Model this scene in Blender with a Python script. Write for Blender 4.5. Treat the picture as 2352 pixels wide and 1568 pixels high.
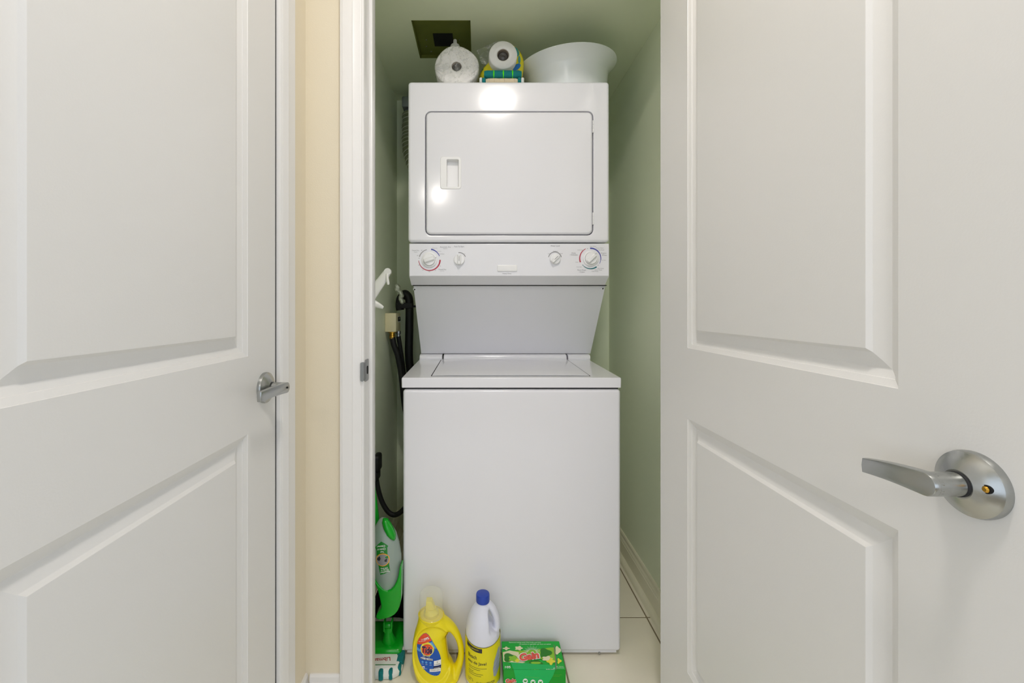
import bpy, bmesh, math, random
from mathutils import Vector, Matrix
from mathutils.bvhtree import BVHTree

random.seed(7)
scene = bpy.context.scene
for o in list(bpy.data.objects):
    bpy.data.objects.remove(o, do_unlink=True)
COL = scene.collection
PI = math.pi
CH = 1.092                      # height of the lens above the floor
F, VX, VY = 1000.0, 1100.0, 706.0   # focal length and vanishing point on the 2352 x 1568 frame

# ------------------------------------------------------------------ camera, world, light, exposure
cam_d = bpy.data.cameras.new('camera')
cam_d.sensor_width = 36.0
cam_d.lens = 36.0 * F / 2352.0
cam_d.shift_x = (1176 - VX) / 2352.0
cam_d.shift_y = -(784 - VY) / 2352.0
cam_d.clip_start = 0.02
cam = bpy.data.objects.new('camera', cam_d)
COL.objects.link(cam)
cam.location = (0, 0, CH)
cam.rotation_euler = (PI / 2, 0, 0)
scene.camera = cam

LAMP_L, WORLD_L = 74.0, 0.92
world = bpy.data.worlds.new('daylight')
scene.world = world
world.use_nodes = True
world.node_tree.nodes['Background'].inputs[0].default_value = (0.84, 0.93, 1.06, 1)
world.node_tree.nodes['Background'].inputs[1].default_value = WORLD_L
scene.view_settings.view_transform = 'Standard'
scene.view_settings.look = 'None'
scene.view_settings.gamma = 1.0
scene.view_settings.use_curve_mapping = False
scene.view_settings.exposure = 0.74
scene.cycles.max_bounces = 16
scene.cycles.diffuse_bounces = 10
scene.cycles.transparent_max_bounces = 16


# ------------------------------------------------------------------ helpers
def lin(c):
    return c / 12.92 if c <= 0.04045 else ((c + 0.055) / 1.055) ** 2.4


def rgb(r, g, b):
    return (lin(r / 255), lin(g / 255), lin(b / 255), 1)


def mat(name, color, rough=0.5, metal=0.0, bump=0.0, bscale=200.0, coat=0.0, emit=None, spec=0.5, vary=0.0,
        vscale=6.0, aniso=0.0):
    m = bpy.data.materials.new(name)
    m.use_nodes = True
    nt = m.node_tree
    p = nt.nodes['Principled BSDF']
    p.inputs['Base Color'].default_value = color
    p.inputs['Roughness'].default_value = rough
    p.inputs['Metallic'].default_value = metal
    p.inputs['Specular IOR Level'].default_value = spec
    p.inputs['Coat Weight'].default_value = coat
    p.inputs['Coat Roughness'].default_value = 0.08
    p.inputs['Anisotropic'].default_value = aniso
    tc = nt.nodes.new('ShaderNodeTexCoord')
    if vary:
        n = nt.nodes.new('ShaderNodeTexNoise')
        n.inputs['Scale'].default_value = vscale
        n.inputs['Detail'].default_value = 4
        nt.links.new(tc.outputs['Object'], n.inputs['Vector'])
        mx = nt.nodes.new('ShaderNodeMix')
        mx.data_type = 'RGBA'
        mx.inputs['A'].default_value = tuple(max(0, v * (1 - vary)) for v in color[:3]) + (1,)
        mx.inputs['B'].default_value = tuple(min(1, v * (1 + vary)) for v in color[:3]) + (1,)
        nt.links.new(n.outputs['Fac'], mx.inputs['Factor'])
        nt.links.new(mx.outputs['Result'], p.inputs['Base Color'])
    if bump:
        n = nt.nodes.new('ShaderNodeTexNoise')
        n.inputs['Scale'].default_value = bscale
        n.inputs['Detail'].default_value = 3
        nt.links.new(tc.outputs['Object'], n.inputs['Vector'])
        b = nt.nodes.new('ShaderNodeBump')
        b.inputs['Strength'].default_value = bump
        b.inputs['Distance'].default_value = 0.002
        nt.links.new(n.outputs['Fac'], b.inputs['Height'])
        nt.links.new(b.outputs['Normal'], p.inputs['Normal'])
    if emit:
        p.inputs['Emission Color'].default_value = emit[0]
        p.inputs['Emission Strength'].default_value = emit[1]
    return m


def clear(name, tint, opacity, rough=0.08, bump=0.0, bscale=60.0):
    """thin clear plastic: mostly see-through, with a gloss of its own"""
    m = bpy.data.materials.new(name)
    m.use_nodes = True
    nt = m.node_tree
    out = nt.nodes['Material Output']
    p = nt.nodes['Principled BSDF']
    p.inputs['Base Color'].default_value = tint
    p.inputs['Roughness'].default_value = rough
    t = nt.nodes.new('ShaderNodeBsdfTransparent')
    mx = nt.nodes.new('ShaderNodeMixShader')
    mx.inputs[0].default_value = opacity
    nt.links.new(t.outputs[0], mx.inputs[1])
    nt.links.new(p.outputs[0], mx.inputs[2])
    nt.links.new(mx.outputs[0], out.inputs['Surface'])
    if bump:
        tc = nt.nodes.new('ShaderNodeTexCoord')
        n = nt.nodes.new('ShaderNodeTexNoise')
        n.inputs['Scale'].default_value = bscale
        n.inputs['Detail'].default_value = 5
        n.inputs['Distortion'].default_value = 1.5
        nt.links.new(tc.outputs['Object'], n.inputs['Vector'])
        b = nt.nodes.new('ShaderNodeBump')
        b.inputs['Strength'].default_value = bump
        b.inputs['Distance'].default_value = 0.01
        nt.links.new(n.outputs['Fac'], b.inputs['Height'])
        nt.links.new(b.outputs['Normal'], p.inputs['Normal'])
        mr = nt.nodes.new('ShaderNodeMapRange')  # noise in the opacity paints the white glints of crinkled film
        mr.inputs['From Min'].default_value = 0.42
        mr.inputs['From Max'].default_value = 0.66
        mr.inputs['To Min'].default_value = opacity * 0.3
        mr.inputs['To Max'].default_value = min(0.95, opacity * 2.4)
        nt.links.new(n.outputs['Fac'], mr.inputs['Value'])
        nt.links.new(mr.outputs['Result'], mx.inputs[0])
    return m


def P(px, py, d):
    """a point of the photograph at its real depth d"""
    return Vector(((px - VX) * d / F, d, CH + (VY - py) * d / F))


def obj(name, bm, m, parent=None, angle=35):
    bmesh.ops.remove_doubles(bm, verts=bm.verts[:], dist=1e-6)
    bmesh.ops.recalc_face_normals(bm, faces=bm.faces[:])
    for f in bm.faces:
        f.smooth = True
    lim = math.radians(angle)
    for e in bm.edges:
        if len(e.link_faces) == 2 and e.calc_face_angle(0) > lim:
            e.smooth = False
    me = bpy.data.meshes.new(name)
    bm.to_mesh(me)
    bm.free()
    ms = m if isinstance(m, (list, tuple)) else [m]
    for x in ms:
        me.materials.append(x)
    o = bpy.data.objects.new(name, me)
    COL.objects.link(o)
    if 'lettering' in name or name.endswith('_print'):
        o['kind'] = 'stuff'          # flat print: words too small to pick apart
    if parent:
        o.parent = parent
    if ms[0] in FLAT_NORMALS:
        w = o.modifiers.new('weighted_normal', 'WEIGHTED_NORMAL')
        w.keep_sharp = True
        w.weight = 60
    return o


FLAT_NORMALS = []


def empty(name, loc=(0, 0, 0)):
    """Empty at the thing's base; parts are built in world space, so they are shifted back"""
    o = bpy.data.objects.new(name, None)
    o.empty_display_size = 0.05
    COL.objects.link(o)
    o.location = loc
    return o


def settle(root):
    """keep world-space parts in place under a root that stands at its own base"""
    bpy.context.view_layer.update()
    inv = root.matrix_world.inverted()
    for c in root.children:
        c.matrix_parent_inverse = inv


def tag(o, label, cat=None, group=None, kind=None):
    o['label'] = label
    if cat:
        o['category'] = cat
    if group:
        o['group'] = group
    if kind:
        o['kind'] = kind
    return o


def struct(name, bm, m, label, angle=35):
    o = obj(name, bm, m, None, angle)
    return tag(o, label, None, None, 'structure')


def NB():
    return bmesh.new()


def box(bm, x0, x1, y0, y1, z0, z1, bev=0.0, seg=2):
    vs = [bm.verts.new((x, y, z)) for x in (x0, x1) for y in (y0, y1) for z in (z0, z1)]
    idx = [(0, 1, 3, 2), (4, 6, 7, 5), (0, 4, 5, 1), (2, 3, 7, 6), (0, 2, 6, 4), (1, 5, 7, 3)]
    fs = [bm.faces.new([vs[i] for i in f]) for f in idx]
    if bev:
        es = set(e for f in fs for e in f.edges)
        bmesh.ops.bevel(bm, geom=list(es), offset=bev, segments=seg, affect='EDGES', profile=0.5)
    return bm


def loft(bm, loops, closed=True, cap0=True, cap1=True):
    rings = [[bm.verts.new(p) for p in lp] for lp in loops]
    n = len(rings[0])
    for a, b in zip(rings, rings[1:]):
        for i in range(n if closed else n - 1):
            j = (i + 1) % n
            try:
                bm.faces.new((a[i], a[j], b[j], b[i]))
            except ValueError:
                pass
    if closed:
        if cap0:
            bm.faces.new(rings[0][::-1])
        if cap1:
            bm.faces.new(rings[-1])
    return rings


def rrect(x0, x1, z0, z1, r, seg=5):
    pts = []
    for cx, cz, a0 in ((x1 - r, z1 - r, 0), (x0 + r, z1 - r, 90), (x0 + r, z0 + r, 180), (x1 - r, z0 + r, 270)):
        for k in range(seg + 1):
            a = math.radians(a0 + 90 * k / seg)
            pts.append((cx + r * math.cos(a), cz + r * math.sin(a)))
    return pts


def frame_of(axis):
    a = Vector(axis).normalized()
    u = a.cross(Vector((0, 0, 1)))
    if u.length < 1e-4:
        u = a.cross(Vector((0, 1, 0)))
    u.normalize()
    return a, u, a.cross(u)


def lathe(bm, prof, origin, axis, n=32, cap0=True, cap1=True, squash=None):
    a, u, v = frame_of(axis)
    o = Vector(origin)
    loops = []
    for r, h in prof:
        lp = []
        for k in range(n):
            t = 2 * PI * k / n
            rr = r * (squash(t) if squash else 1)
            lp.append(o + a * h + (u * math.cos(t) + v * math.sin(t)) * rr)
        loops.append(lp)
    loft(bm, loops, True, cap0, cap1)
    return bm


def spline(pts, n=8):
    pts = [Vector(p) for p in pts]
    out = []
    for i in range(len(pts) - 1):
        p0, p1, p2, p3 = pts[max(i - 1, 0)], pts[i], pts[i + 1], pts[min(i + 2, len(pts) - 1)]
        for k in range(n):
            t = k / n
            out.append(0.5 * ((2 * p1) + (p2 - p0) * t + (2 * p0 - 5 * p1 + 4 * p2 - p3) * t * t
                              + (3 * p1 - p0 - 3 * p2 + p3) * t ** 3))
    out.append(pts[-1])
    return out


def tube(bm, pts, rad, n=12, flat=1.0, cap=True):
    pts = [Vector(p) for p in pts]
    loops = []
    prev = None
    for i, p in enumerate(pts):
        d = (pts[min(i + 1, len(pts) - 1)] - pts[max(i - 1, 0)]).normalized()
        if prev is None:
            u = d.cross(Vector((0, 1, 0)))
            if u.length < 0.1:
                u = d.cross(Vector((1, 0, 0)))
        else:
            u = prev - d * prev.dot(d)
        u.normalize()
        prev = u
        v = d.cross(u)
        r = rad[i] if isinstance(rad, (list, tuple)) else rad
        loops.append([p + u * (r * math.cos(2 * PI * k / n)) + v * (r * flat * math.sin(2 * PI * k / n))
                      for k in range(n)])
    loft(bm, loops, True, cap, cap)
    return bm


def prism(bm, pts, fn, d0, d1, bev=0.0):
    """outline (a, b) swept from d0 to d1, placed by fn(a, b, d)"""
    if bev:
        c = (sum(p[0] for p in pts) / len(pts), sum(p[1] for p in pts) / len(pts))

        def inset(b):
            out = []
            n = len(pts)
            area = sum(pts[i][0] * pts[(i + 1) % n][1] - pts[(i + 1) % n][0] * pts[i][1] for i in range(n))
            s = 1 if area > 0 else -1
            for i in range(n):
                p0, p1, p2 = Vector(pts[i - 1]), Vector(pts[i]), Vector(pts[(i + 1) % n])
                e0, e1 = (p1 - p0).normalized(), (p2 - p1).normalized()
                n0, n1 = Vector((-e0.y, e0.x)) * s, Vector((-e1.y, e1.x)) * s
                m = (n0 + n1)
                m = m / max(m.length_squared * 0.5, 0.35)
                out.append(tuple(p1 + m * b))
            return out
        sg = 1 if d1 > d0 else -1
        i1, i2 = inset(bev), inset(bev * 0.3)
        seq = [(i1, d0), (i2, d0 + sg * bev * 0.3), (pts, d0 + sg * bev), (pts, d1 - sg * bev),
               (i2, d1 - sg * bev * 0.3), (i1, d1)]
    else:
        seq = [(pts, d0), (pts, d1)]
    loft(bm, [[fn(a, b, d) for a, b in lp] for lp, d in seq])
    return bm


def evaluated(bm, mods):
    me = bpy.data.meshes.new('tmp')
    bm.to_mesh(me)
    bm.free()
    o = bpy.data.objects.new('tmp', me)
    COL.objects.link(o)
    for kind, kw in mods:
        md = o.modifiers.new(kind, kind)
        for k, v in kw.items():
            setattr(md, k, v)
    dg = bpy.context.evaluated_depsgraph_get()
    dg.update()
    ev = o.evaluated_get(dg)
    out = bmesh.new()
    out.from_mesh(ev.to_mesh())
    ev.to_mesh_clear()
    bpy.data.objects.remove(o, do_unlink=True)
    bpy.data.meshes.remove(me)
    return out


def remesh(bm, voxel, smooth=6):
    bmesh.ops.recalc_face_normals(bm, faces=bm.faces[:])
    return evaluated(bm, [('REMESH', dict(mode='VOXEL', voxel_size=voxel)),
                          ('SMOOTH', dict(factor=0.5, iterations=smooth))])


def text_geo(s, bold=0.0, shear=0.0):
    cu = bpy.data.curves.new('t', 'FONT')
    cu.body = s
    cu.size = 1.0
    cu.offset = bold
    cu.shear = shear
    cu.resolution_u = 3
    o = bpy.data.objects.new('t', cu)
    COL.objects.link(o)
    dg = bpy.context.evaluated_depsgraph_get()
    dg.update()
    ev = o.evaluated_get(dg)
    me = ev.to_mesh()
    vs = [tuple(v.co)[:2] for v in me.vertices]
    fs = [tuple(p.vertices) for p in me.polygons]
    ev.to_mesh_clear()
    bpy.data.objects.remove(o, do_unlink=True)
    bpy.data.curves.remove(cu)
    x0, x1 = min(v[0] for v in vs), max(v[0] for v in vs)
    y0, y1 = min(v[1] for v in vs), max(v[1] for v in vs)
    vs = [((x - x0) / (x1 - x0) - 0.5, (y - y0) / (y1 - y0) - 0.5) for x, y in vs]
    return vs, fs


def put_text(bm, s, cx, cz, w, h, fn, rot=0.0, bold=0.0, shear=0.0, mi=0):
    """flat print: the words fill a w x h box centred at (cx, cz); fn(a, b) gives the surface point"""
    vs, fs = text_geo(s, bold, shear)
    c, sn = math.cos(rot), math.sin(rot)
    bv = []
    for x, y in vs:
        x, y = x * w, y * h
        bv.append(bm.verts.new(fn(cx + x * c - y * sn, cz + x * sn + y * c)))
    for f in fs:
        try:
            bm.faces.new([bv[i] for i in f]).material_index = mi
        except ValueError:
            pass


def put_poly(bm, pts, fn, mi=0):
    f = bm.faces.new([bm.verts.new(fn(a, b)) for a, b in pts])
    f.material_index = mi
    return f


def put_patch(bm, pts, fn, mi=0, n=10):
    """outline filled by rings towards its centre, so that it can follow a curved surface"""
    cx = sum(p[0] for p in pts) / len(pts)
    cz = sum(p[1] for p in pts) / len(pts)
    rings = []
    for k in range(n):
        t = 1 - k / n
        rings.append([bm.verts.new(fn(cx + (a - cx) * t, cz + (b - cz) * t)) for a, b in pts])
    m = len(pts)
    for a, b in zip(rings, rings[1:]):
        for i in range(m):
            bm.faces.new((a[i], a[(i + 1) % m], b[(i + 1) % m], b[i])).material_index = mi
    bm.faces.new(rings[-1]).material_index = mi


def densify(pts, n=5):
    out = []
    for i, p in enumerate(pts):
        q = pts[(i + 1) % len(pts)]
        out += [(p[0] + (q[0] - p[0]) * k / n, p[1] + (q[1] - p[1]) * k / n) for k in range(n)]
    return out


def put_rect(bm, x0, x1, z0, z1, fn, mi=0, n=6):
    for i in range(n):
        a, b = x0 + (x1 - x0) * i / n, x0 + (x1 - x0) * (i + 1) / n
        put_poly(bm, [(a, z0), (b, z0), (b, z1), (a, z1)], fn, mi)


def put_arc(bm, cx, cz, r, a0, a1, w0, w1, fn, mi=0, n=20):
    pr = None
    for k in range(n + 1):
        t = k / n
        a = math.radians(a0 + (a1 - a0) * t)
        w = (w0 + (w1 - w0) * t) / 2
        p = [bm.verts.new(fn(cx + (r + s * w) * math.cos(a), cz + (r + s * w) * math.sin(a))) for s in (-1, 1)]
        if pr:
            bm.faces.new((pr[0], pr[1], p[1], p[0])).material_index = mi
        pr = p


def disc_pts(cx, cz, rx, rz=None, n=20):
    rz = rz or rx
    return [(cx + rx * math.cos(2 * PI * k / n), cz + rz * math.sin(2 * PI * k / n)) for k in range(n)]


# ------------------------------------------------------------------ materials
M_door = mat('door_paint', rgb(220, 219, 217), 0.38, bump=0.05, bscale=350)
M_trim = mat('trim_paint', rgb(227, 226, 225), 0.33, bump=0.03, bscale=250)
M_creamtrim = mat('cream_trim_paint', rgb(236, 232, 210), 0.4)
M_cream = mat('cream_wall_paint', rgb(222, 213, 192), 0.65, bump=0.12, bscale=300)
M_hall = mat('hall_paint', rgb(226, 220, 208), 0.65, bump=0.1, bscale=300)
M_closet = mat('closet_paint', rgb(231, 238, 214), 0.5, bump=0.12, bscale=260)
M_ceil = mat('ceiling_paint', rgb(235, 233, 228), 0.8)
M_enamel = mat('white_enamel', rgb(229, 229, 234), 0.12, coat=0.0, bump=0.02, bscale=16, spec=0.35)
FLAT_NORMALS.append(M_enamel)
M_enamel2 = mat('white_plastic', rgb(234, 234, 235), 0.28)
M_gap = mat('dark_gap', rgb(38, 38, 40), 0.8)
M_tile = mat('beige_tile', rgb(240, 234, 218), 0.35, vary=0.05, vscale=9, bump=0.04, bscale=60)
M_grout = mat('grout', rgb(140, 128, 105), 0.9, bump=0.2, bscale=500)
M_nickel = mat('brushed_nickel', rgb(176, 178, 176), 0.27, metal=1.0, bump=0.02, bscale=600, aniso=0.4)
M_brass = mat('brass', rgb(196, 150, 60), 0.3, metal=1.0)
M_steel = mat('steel', rgb(150, 152, 150), 0.35, metal=1.0)
M_black = mat('black_rubber', rgb(14, 14, 15), 0.55)
M_darkmetal = mat('olive_dark_metal', rgb(112, 118, 50), 0.45, metal=0.25, vary=0.25, vscale=14)
M_hole = mat('black_hole', rgb(6, 6, 6), 0.9)
M_paper = mat('tissue_paper', rgb(240, 238, 236), 0.9, bump=0.35, bscale=160)
M_card = mat('cardboard_core', rgb(140, 128, 116), 0.85, vary=0.2, vscale=60)
M_core = mat('crumpled_core_film', rgb(92, 88, 84), 0.3, bump=1.0, bscale=120, vary=0.5, vscale=90)
M_yellowbag = mat('yellow_wrap', rgb(226, 214, 40), 0.25, bump=0.5, bscale=40)
M_tealprint = mat('teal_print', rgb(70, 150, 140), 0.35)
M_blueprint = mat('blue_print', rgb(20, 110, 180), 0.35)
M_greenprint = mat('green_print', rgb(40, 130, 60), 0.35)
M_film = clear('clear_film', (0.74, 0.74, 0.72, 1), 0.20, 0.10, bump=1.0, bscale=34)
M_tealcloth = mat('teal_cloth', rgb(8, 120, 122), 0.95, bump=1.0, bscale=420)
M_limecloth = mat('lime_cloth', rgb(90, 225, 20), 0.95, bump=0.8, bscale=420)
M_tancloth = mat('tan_cloth', rgb(214, 200, 172), 0.95, bump=0.8, bscale=400)
M_browncloth = mat('brown_stripe', rgb(160, 142, 116), 0.95)
M_whitecloth = mat('white_cloth', rgb(232, 234, 230), 0.95, bump=0.9, bscale=350)
M_basin = mat('translucent_white_plastic', rgb(232, 236, 236), 0.22)
M_basin.node_tree.nodes['Principled BSDF'].inputs['Subsurface Weight'].default_value = 0.25
M_basin.node_tree.nodes['Principled BSDF'].inputs['Subsurface Radius'].default_value = (0.02, 0.02, 0.02)
M_foil = mat('aluminium_foil', rgb(176, 180, 160), 0.3, metal=0.7, bump=0.3, bscale=90)
M_rib = mat('rib_highlight', rgb(240, 243, 238), 0.3)  # near-white colour painting the light caught on the duct ribs
M_galv = mat('galvanised_sheet', rgb(150, 156, 162), 0.4, metal=0.6)
M_creambox = mat('cream_plastic', rgb(226, 216, 178), 0.4)
M_whiteplastic = mat('hanger_white', rgb(238, 238, 236), 0.3)
M_green = mat('mop_green_plastic', rgb(6, 160, 30), 0.22)
M_tank = clear('clear_tank', (0.46, 0.56, 0.51, 1), 0.62, 0.2)
M_labelgreen = mat('label_green', rgb(12, 128, 34), 0.4)
M_white = mat('white_print', rgb(240, 240, 238), 0.5)
M_orange = mat('orange_print', rgb(240, 170, 40), 0.45)
M_greyprint = mat('grey_print', rgb(140, 140, 140), 0.5)
M_dark = mat('dark_print', rgb(40, 40, 48), 0.5)
M_tidey = mat('yellow_bottle', rgb(238, 220, 20), 0.3)
M_tidecap = clear('clear_cap', (0.93, 0.94, 0.84, 1), 0.22, 0.06)
M_tidespout = mat('yellow_spout', rgb(226, 210, 30), 0.4)
M_blue = mat('label_blue', rgb(12, 84, 178), 0.35)
M_lblue = mat('label_light_blue', rgb(90, 158, 220), 0.35)
M_redor = mat('label_red_orange', rgb(226, 76, 36), 0.35)
M_navy = mat('label_navy', rgb(20, 20, 70), 0.4)
M_lyellow = mat('label_yellow_ring', rgb(232, 226, 60), 0.4)
M_jug = mat('white_jug', rgb(222, 224, 236), 0.32)
M_capblue = mat('blue_cap', rgb(24, 62, 168), 0.35)
M_jugyellow = mat('jug_yellow_label', rgb(228, 216, 10), 0.35)
M_gloves = mat('grey_blue_print', rgb(160, 166, 180), 0.45)
M_boxgreen = mat('green_carton', rgb(0, 176, 52), 0.35)
M_boxgreen2 = mat('green_carton_front', rgb(0, 158, 36), 0.35)
M_leaf = mat('leaf_green', rgb(36, 128, 20), 0.4)
M_lime = mat('lime_print', rgb(140, 200, 40), 0.4)
M_flower = mat('cream_flower', rgb(232, 226, 190), 0.4)
M_coral = mat('coral_print', rgb(232, 88, 72), 0.4)
M_dialblue = mat('dial_blue', rgb(58, 66, 160), 0.5)
M_dialred = mat('dial_red', rgb(176, 44, 66), 0.5)
M_dialteal = mat('dial_teal', rgb(0, 104, 112), 0.5)
M_lamp = mat('lamp_glass', rgb(255, 244, 220), 0.4, emit=((1.0, 0.94, 0.88, 1), LAMP_L))

# ------------------------------------------------------------------ the hall and the closet
XL, XR = -0.459, 0.74            # hall side walls
DF, DB = 1.153, 1.262            # front wall: hall face, closet face
CXL, CXR, CYB = -0.400, 0.635, 2.125   # closet walls
CEIL = CH + 1.010                # closet ceiling (dropped)
HCEIL = 2.44
OPX0, OPX1, OPH = -0.302, 0.531, 2.045
DZ0, DZ1 = 0.284, 0.981          # closed door on the left wall, along the depth

# floor: grout bed and every tile
floor = struct('floor', box(NB(), -3.2, 3.2, -4.6, 2.3, -0.06, -0.0012), M_grout, 'beige square tile floor of hall and laundry closet')
TS, GW = 0.330, 0.005
tile_me = None
for i in range(-2, 3):
    for j in range(-7, 3):
        x0, y0 = 0.262 + TS * (i - 1), 1.206 + TS * j
        xa, xb = max(x0, -0.62), min(x0 + TS, 0.8)
        if xb - xa < 0.03 or y0 > 2.2:
            continue
        t = obj('floor_tile', box(NB(), xa + GW / 2, xb - GW / 2, y0 + GW / 2, y0 + TS - GW / 2, -0.012, 0.0, 0.0012, 1), M_tile, floor)

# left hall wall with the closed door in it
b = NB()
box(b, XL - 0.16, XL - 0.045, 0.15, DF + 0.1, 0, HCEIL)
box(b, XL - 0.045, XL, DZ1 + 0.0061, DF + 0.1, 0, HCEIL)
box(b, XL - 0.045, XL, 0.15, DZ0 - 0.004, 0, HCEIL)
box(b, XL - 0.045, XL, DZ0 - 0.004, DZ1 + 0.004, 2.036, HCEIL)
struct('wall_left', b, M_cream, 'cream hall wall holding the closed door at left')
struct('wall_right', box(NB(), XR, XR + 0.1, 0.25, DF + 0.05, 0, HCEIL), M_hall, 'hall wall behind the open door at right')
# front wall round the closet opening
b = NB()
box(b, XL - 0.1, OPX0 - 0.018, DF, DB, 0, HCEIL)
box(b, OPX1 + 0.018, XR + 0.1, DF, DB, 0, HCEIL)
box(b, OPX0 - 0.018, OPX1 + 0.018, DF, DB, OPH + 0.018, HCEIL)
struct('wall_front', b, [M_cream], 'narrow cream wall between the two door frames')
struct('wall_closet_left', box(NB(), CXL - 0.1, CXL, DB, CYB + 0.1, 0, CEIL + 0.05), M_closet, 'sage green left wall inside the laundry closet')
struct('wall_closet_right', box(NB(), CXR, CXR + 0.1, DB, CYB + 0.1, 0, CEIL + 0.05), M_closet, 'sage green right wall inside the laundry closet')
struct('wall_back', box(NB(), CXL, CXR, CYB, CYB + 0.1, 0, CEIL + 0.05), M_closet, 'sage green back wall behind the washer and dryer')
# closet side of the front wall is painted like the closet: thin skin
b = NB()
box(b, CXL, OPX0 - 0.018, DB, DB + 0.004, 0, CEIL)
box(b, OPX1 + 0.018, CXR, DB, DB + 0.004, 0, CEIL)
struct('wall_closet_front', b, M_closet, 'inner side of the wall beside the closet doorway')

# closet ceiling with an opening for the recessed hatch
HX0, HX1, HY0, HY1 = -0.238, -0.030, 1.532, 1.762
b = NB()
box(b, CXL, CXR, DB, HY0, CEIL, CEIL + 0.05)
box(b, CXL, CXR, HY1, CYB, CEIL, CEIL + 0.05)
box(b, CXL, HX0, HY0, HY1, CEIL, CEIL + 0.05)
box(b, HX1, CXR, HY0, HY1, CEIL, CEIL + 0.05)
struct('ceiling', b, M_closet, 'low sage green ceiling over the washer and dryer')
struct('ceiling_hall', box(NB(), -3.2, 3.2, -4.6, DF, HCEIL, HCEIL + 0.05), M_ceil, 'white hall ceiling in front of the closet')


# moulded two-panel doors ------------------------------------------------
def two_panel_door(name, label, face_x, nx, y0, y1, st0, st1, rails, top, bottom, thick, flip):
    """face_x: plane of the seen face, nx: way it looks (+1/-1); the door runs from y0 to y1.
    st0/st1: panel edges along y; rails: (upper panel bottom, lower panel top)"""
    root = empty(name, (face_x, y0, 0))
    tag(root, label, None, None, 'structure')
    prof = [(0, 0), (0.0006, 0.0012), (0.0088, 0.0052), (0.0093, 0.0068), (0.0182, 0.0114),
            (0.0194, 0.0116), (0.0285, 0.0092), (0.0375, 0.0056), (0.0380, 0.0053), (0.0424, 0.0006), (0.0430, 0.0005)]
    up = (rails[0], top - 0.115)
    lo = (bottom + 0.250, rails[1])
    b = NB()
    # slab with two openings: ring of boxes, plus a core behind the mouldings
    xf, xb = face_x, face_x - nx * thick
    xa, xc = min(xf, xb), max(xf, xb)
    ys, zs = sorted((y0, st0, st1, y1)), [bottom, lo[0], lo[1], up[0], up[1], top]
    grid = {}

    def gv(x, i, j):
        k = (x, i, j)
        if k not in grid:
            grid[k] = b.verts.new((x, ys[i], zs[j]))
        return grid[k]
    for i in range(3):
        for j in range(5):
            if i == 1 and j in (1, 3):
                continue
            b.faces.new((gv(xf, i, j), gv(xf, i + 1, j), gv(xf, i + 1, j + 1), gv(xf, i, j + 1)))
    for i in range(3):
        for j in range(5):
            b.faces.new((gv(xb, i, j), gv(xb, i + 1, j), gv(xb, i + 1, j + 1), gv(xb, i, j + 1)))
    for i in range(3):
        for j in (0, 5):
            b.faces.new((gv(xf, i, j), gv(xf, i + 1, j), gv(xb, i + 1, j), gv(xb, i, j)))
    for j in range(5):
        for i in (0, 3):
            b.faces.new((gv(xf, i, j), gv(xf, i, j + 1), gv(xb, i, j + 1), gv(xb, i, j)))
    obj('slab', b, M_door, root)
    for (z0, z1), lb in ((lo, 'lower'), (up, 'upper')):
        b = NB()
        ya, yb = sorted((st0, st1))
        loops = []
        for d, dep in prof:
            x = face_x - nx * dep
            loops.append([(x, ya + d, z0 + d), (x, yb - d, z0 + d), (x, yb - d, z1 - d), (x, ya + d, z1 - d)])
        loft(b, loops, True, False, True)
        obj('raised_panel', b, M_door, root, angle=9)
    return root


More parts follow.
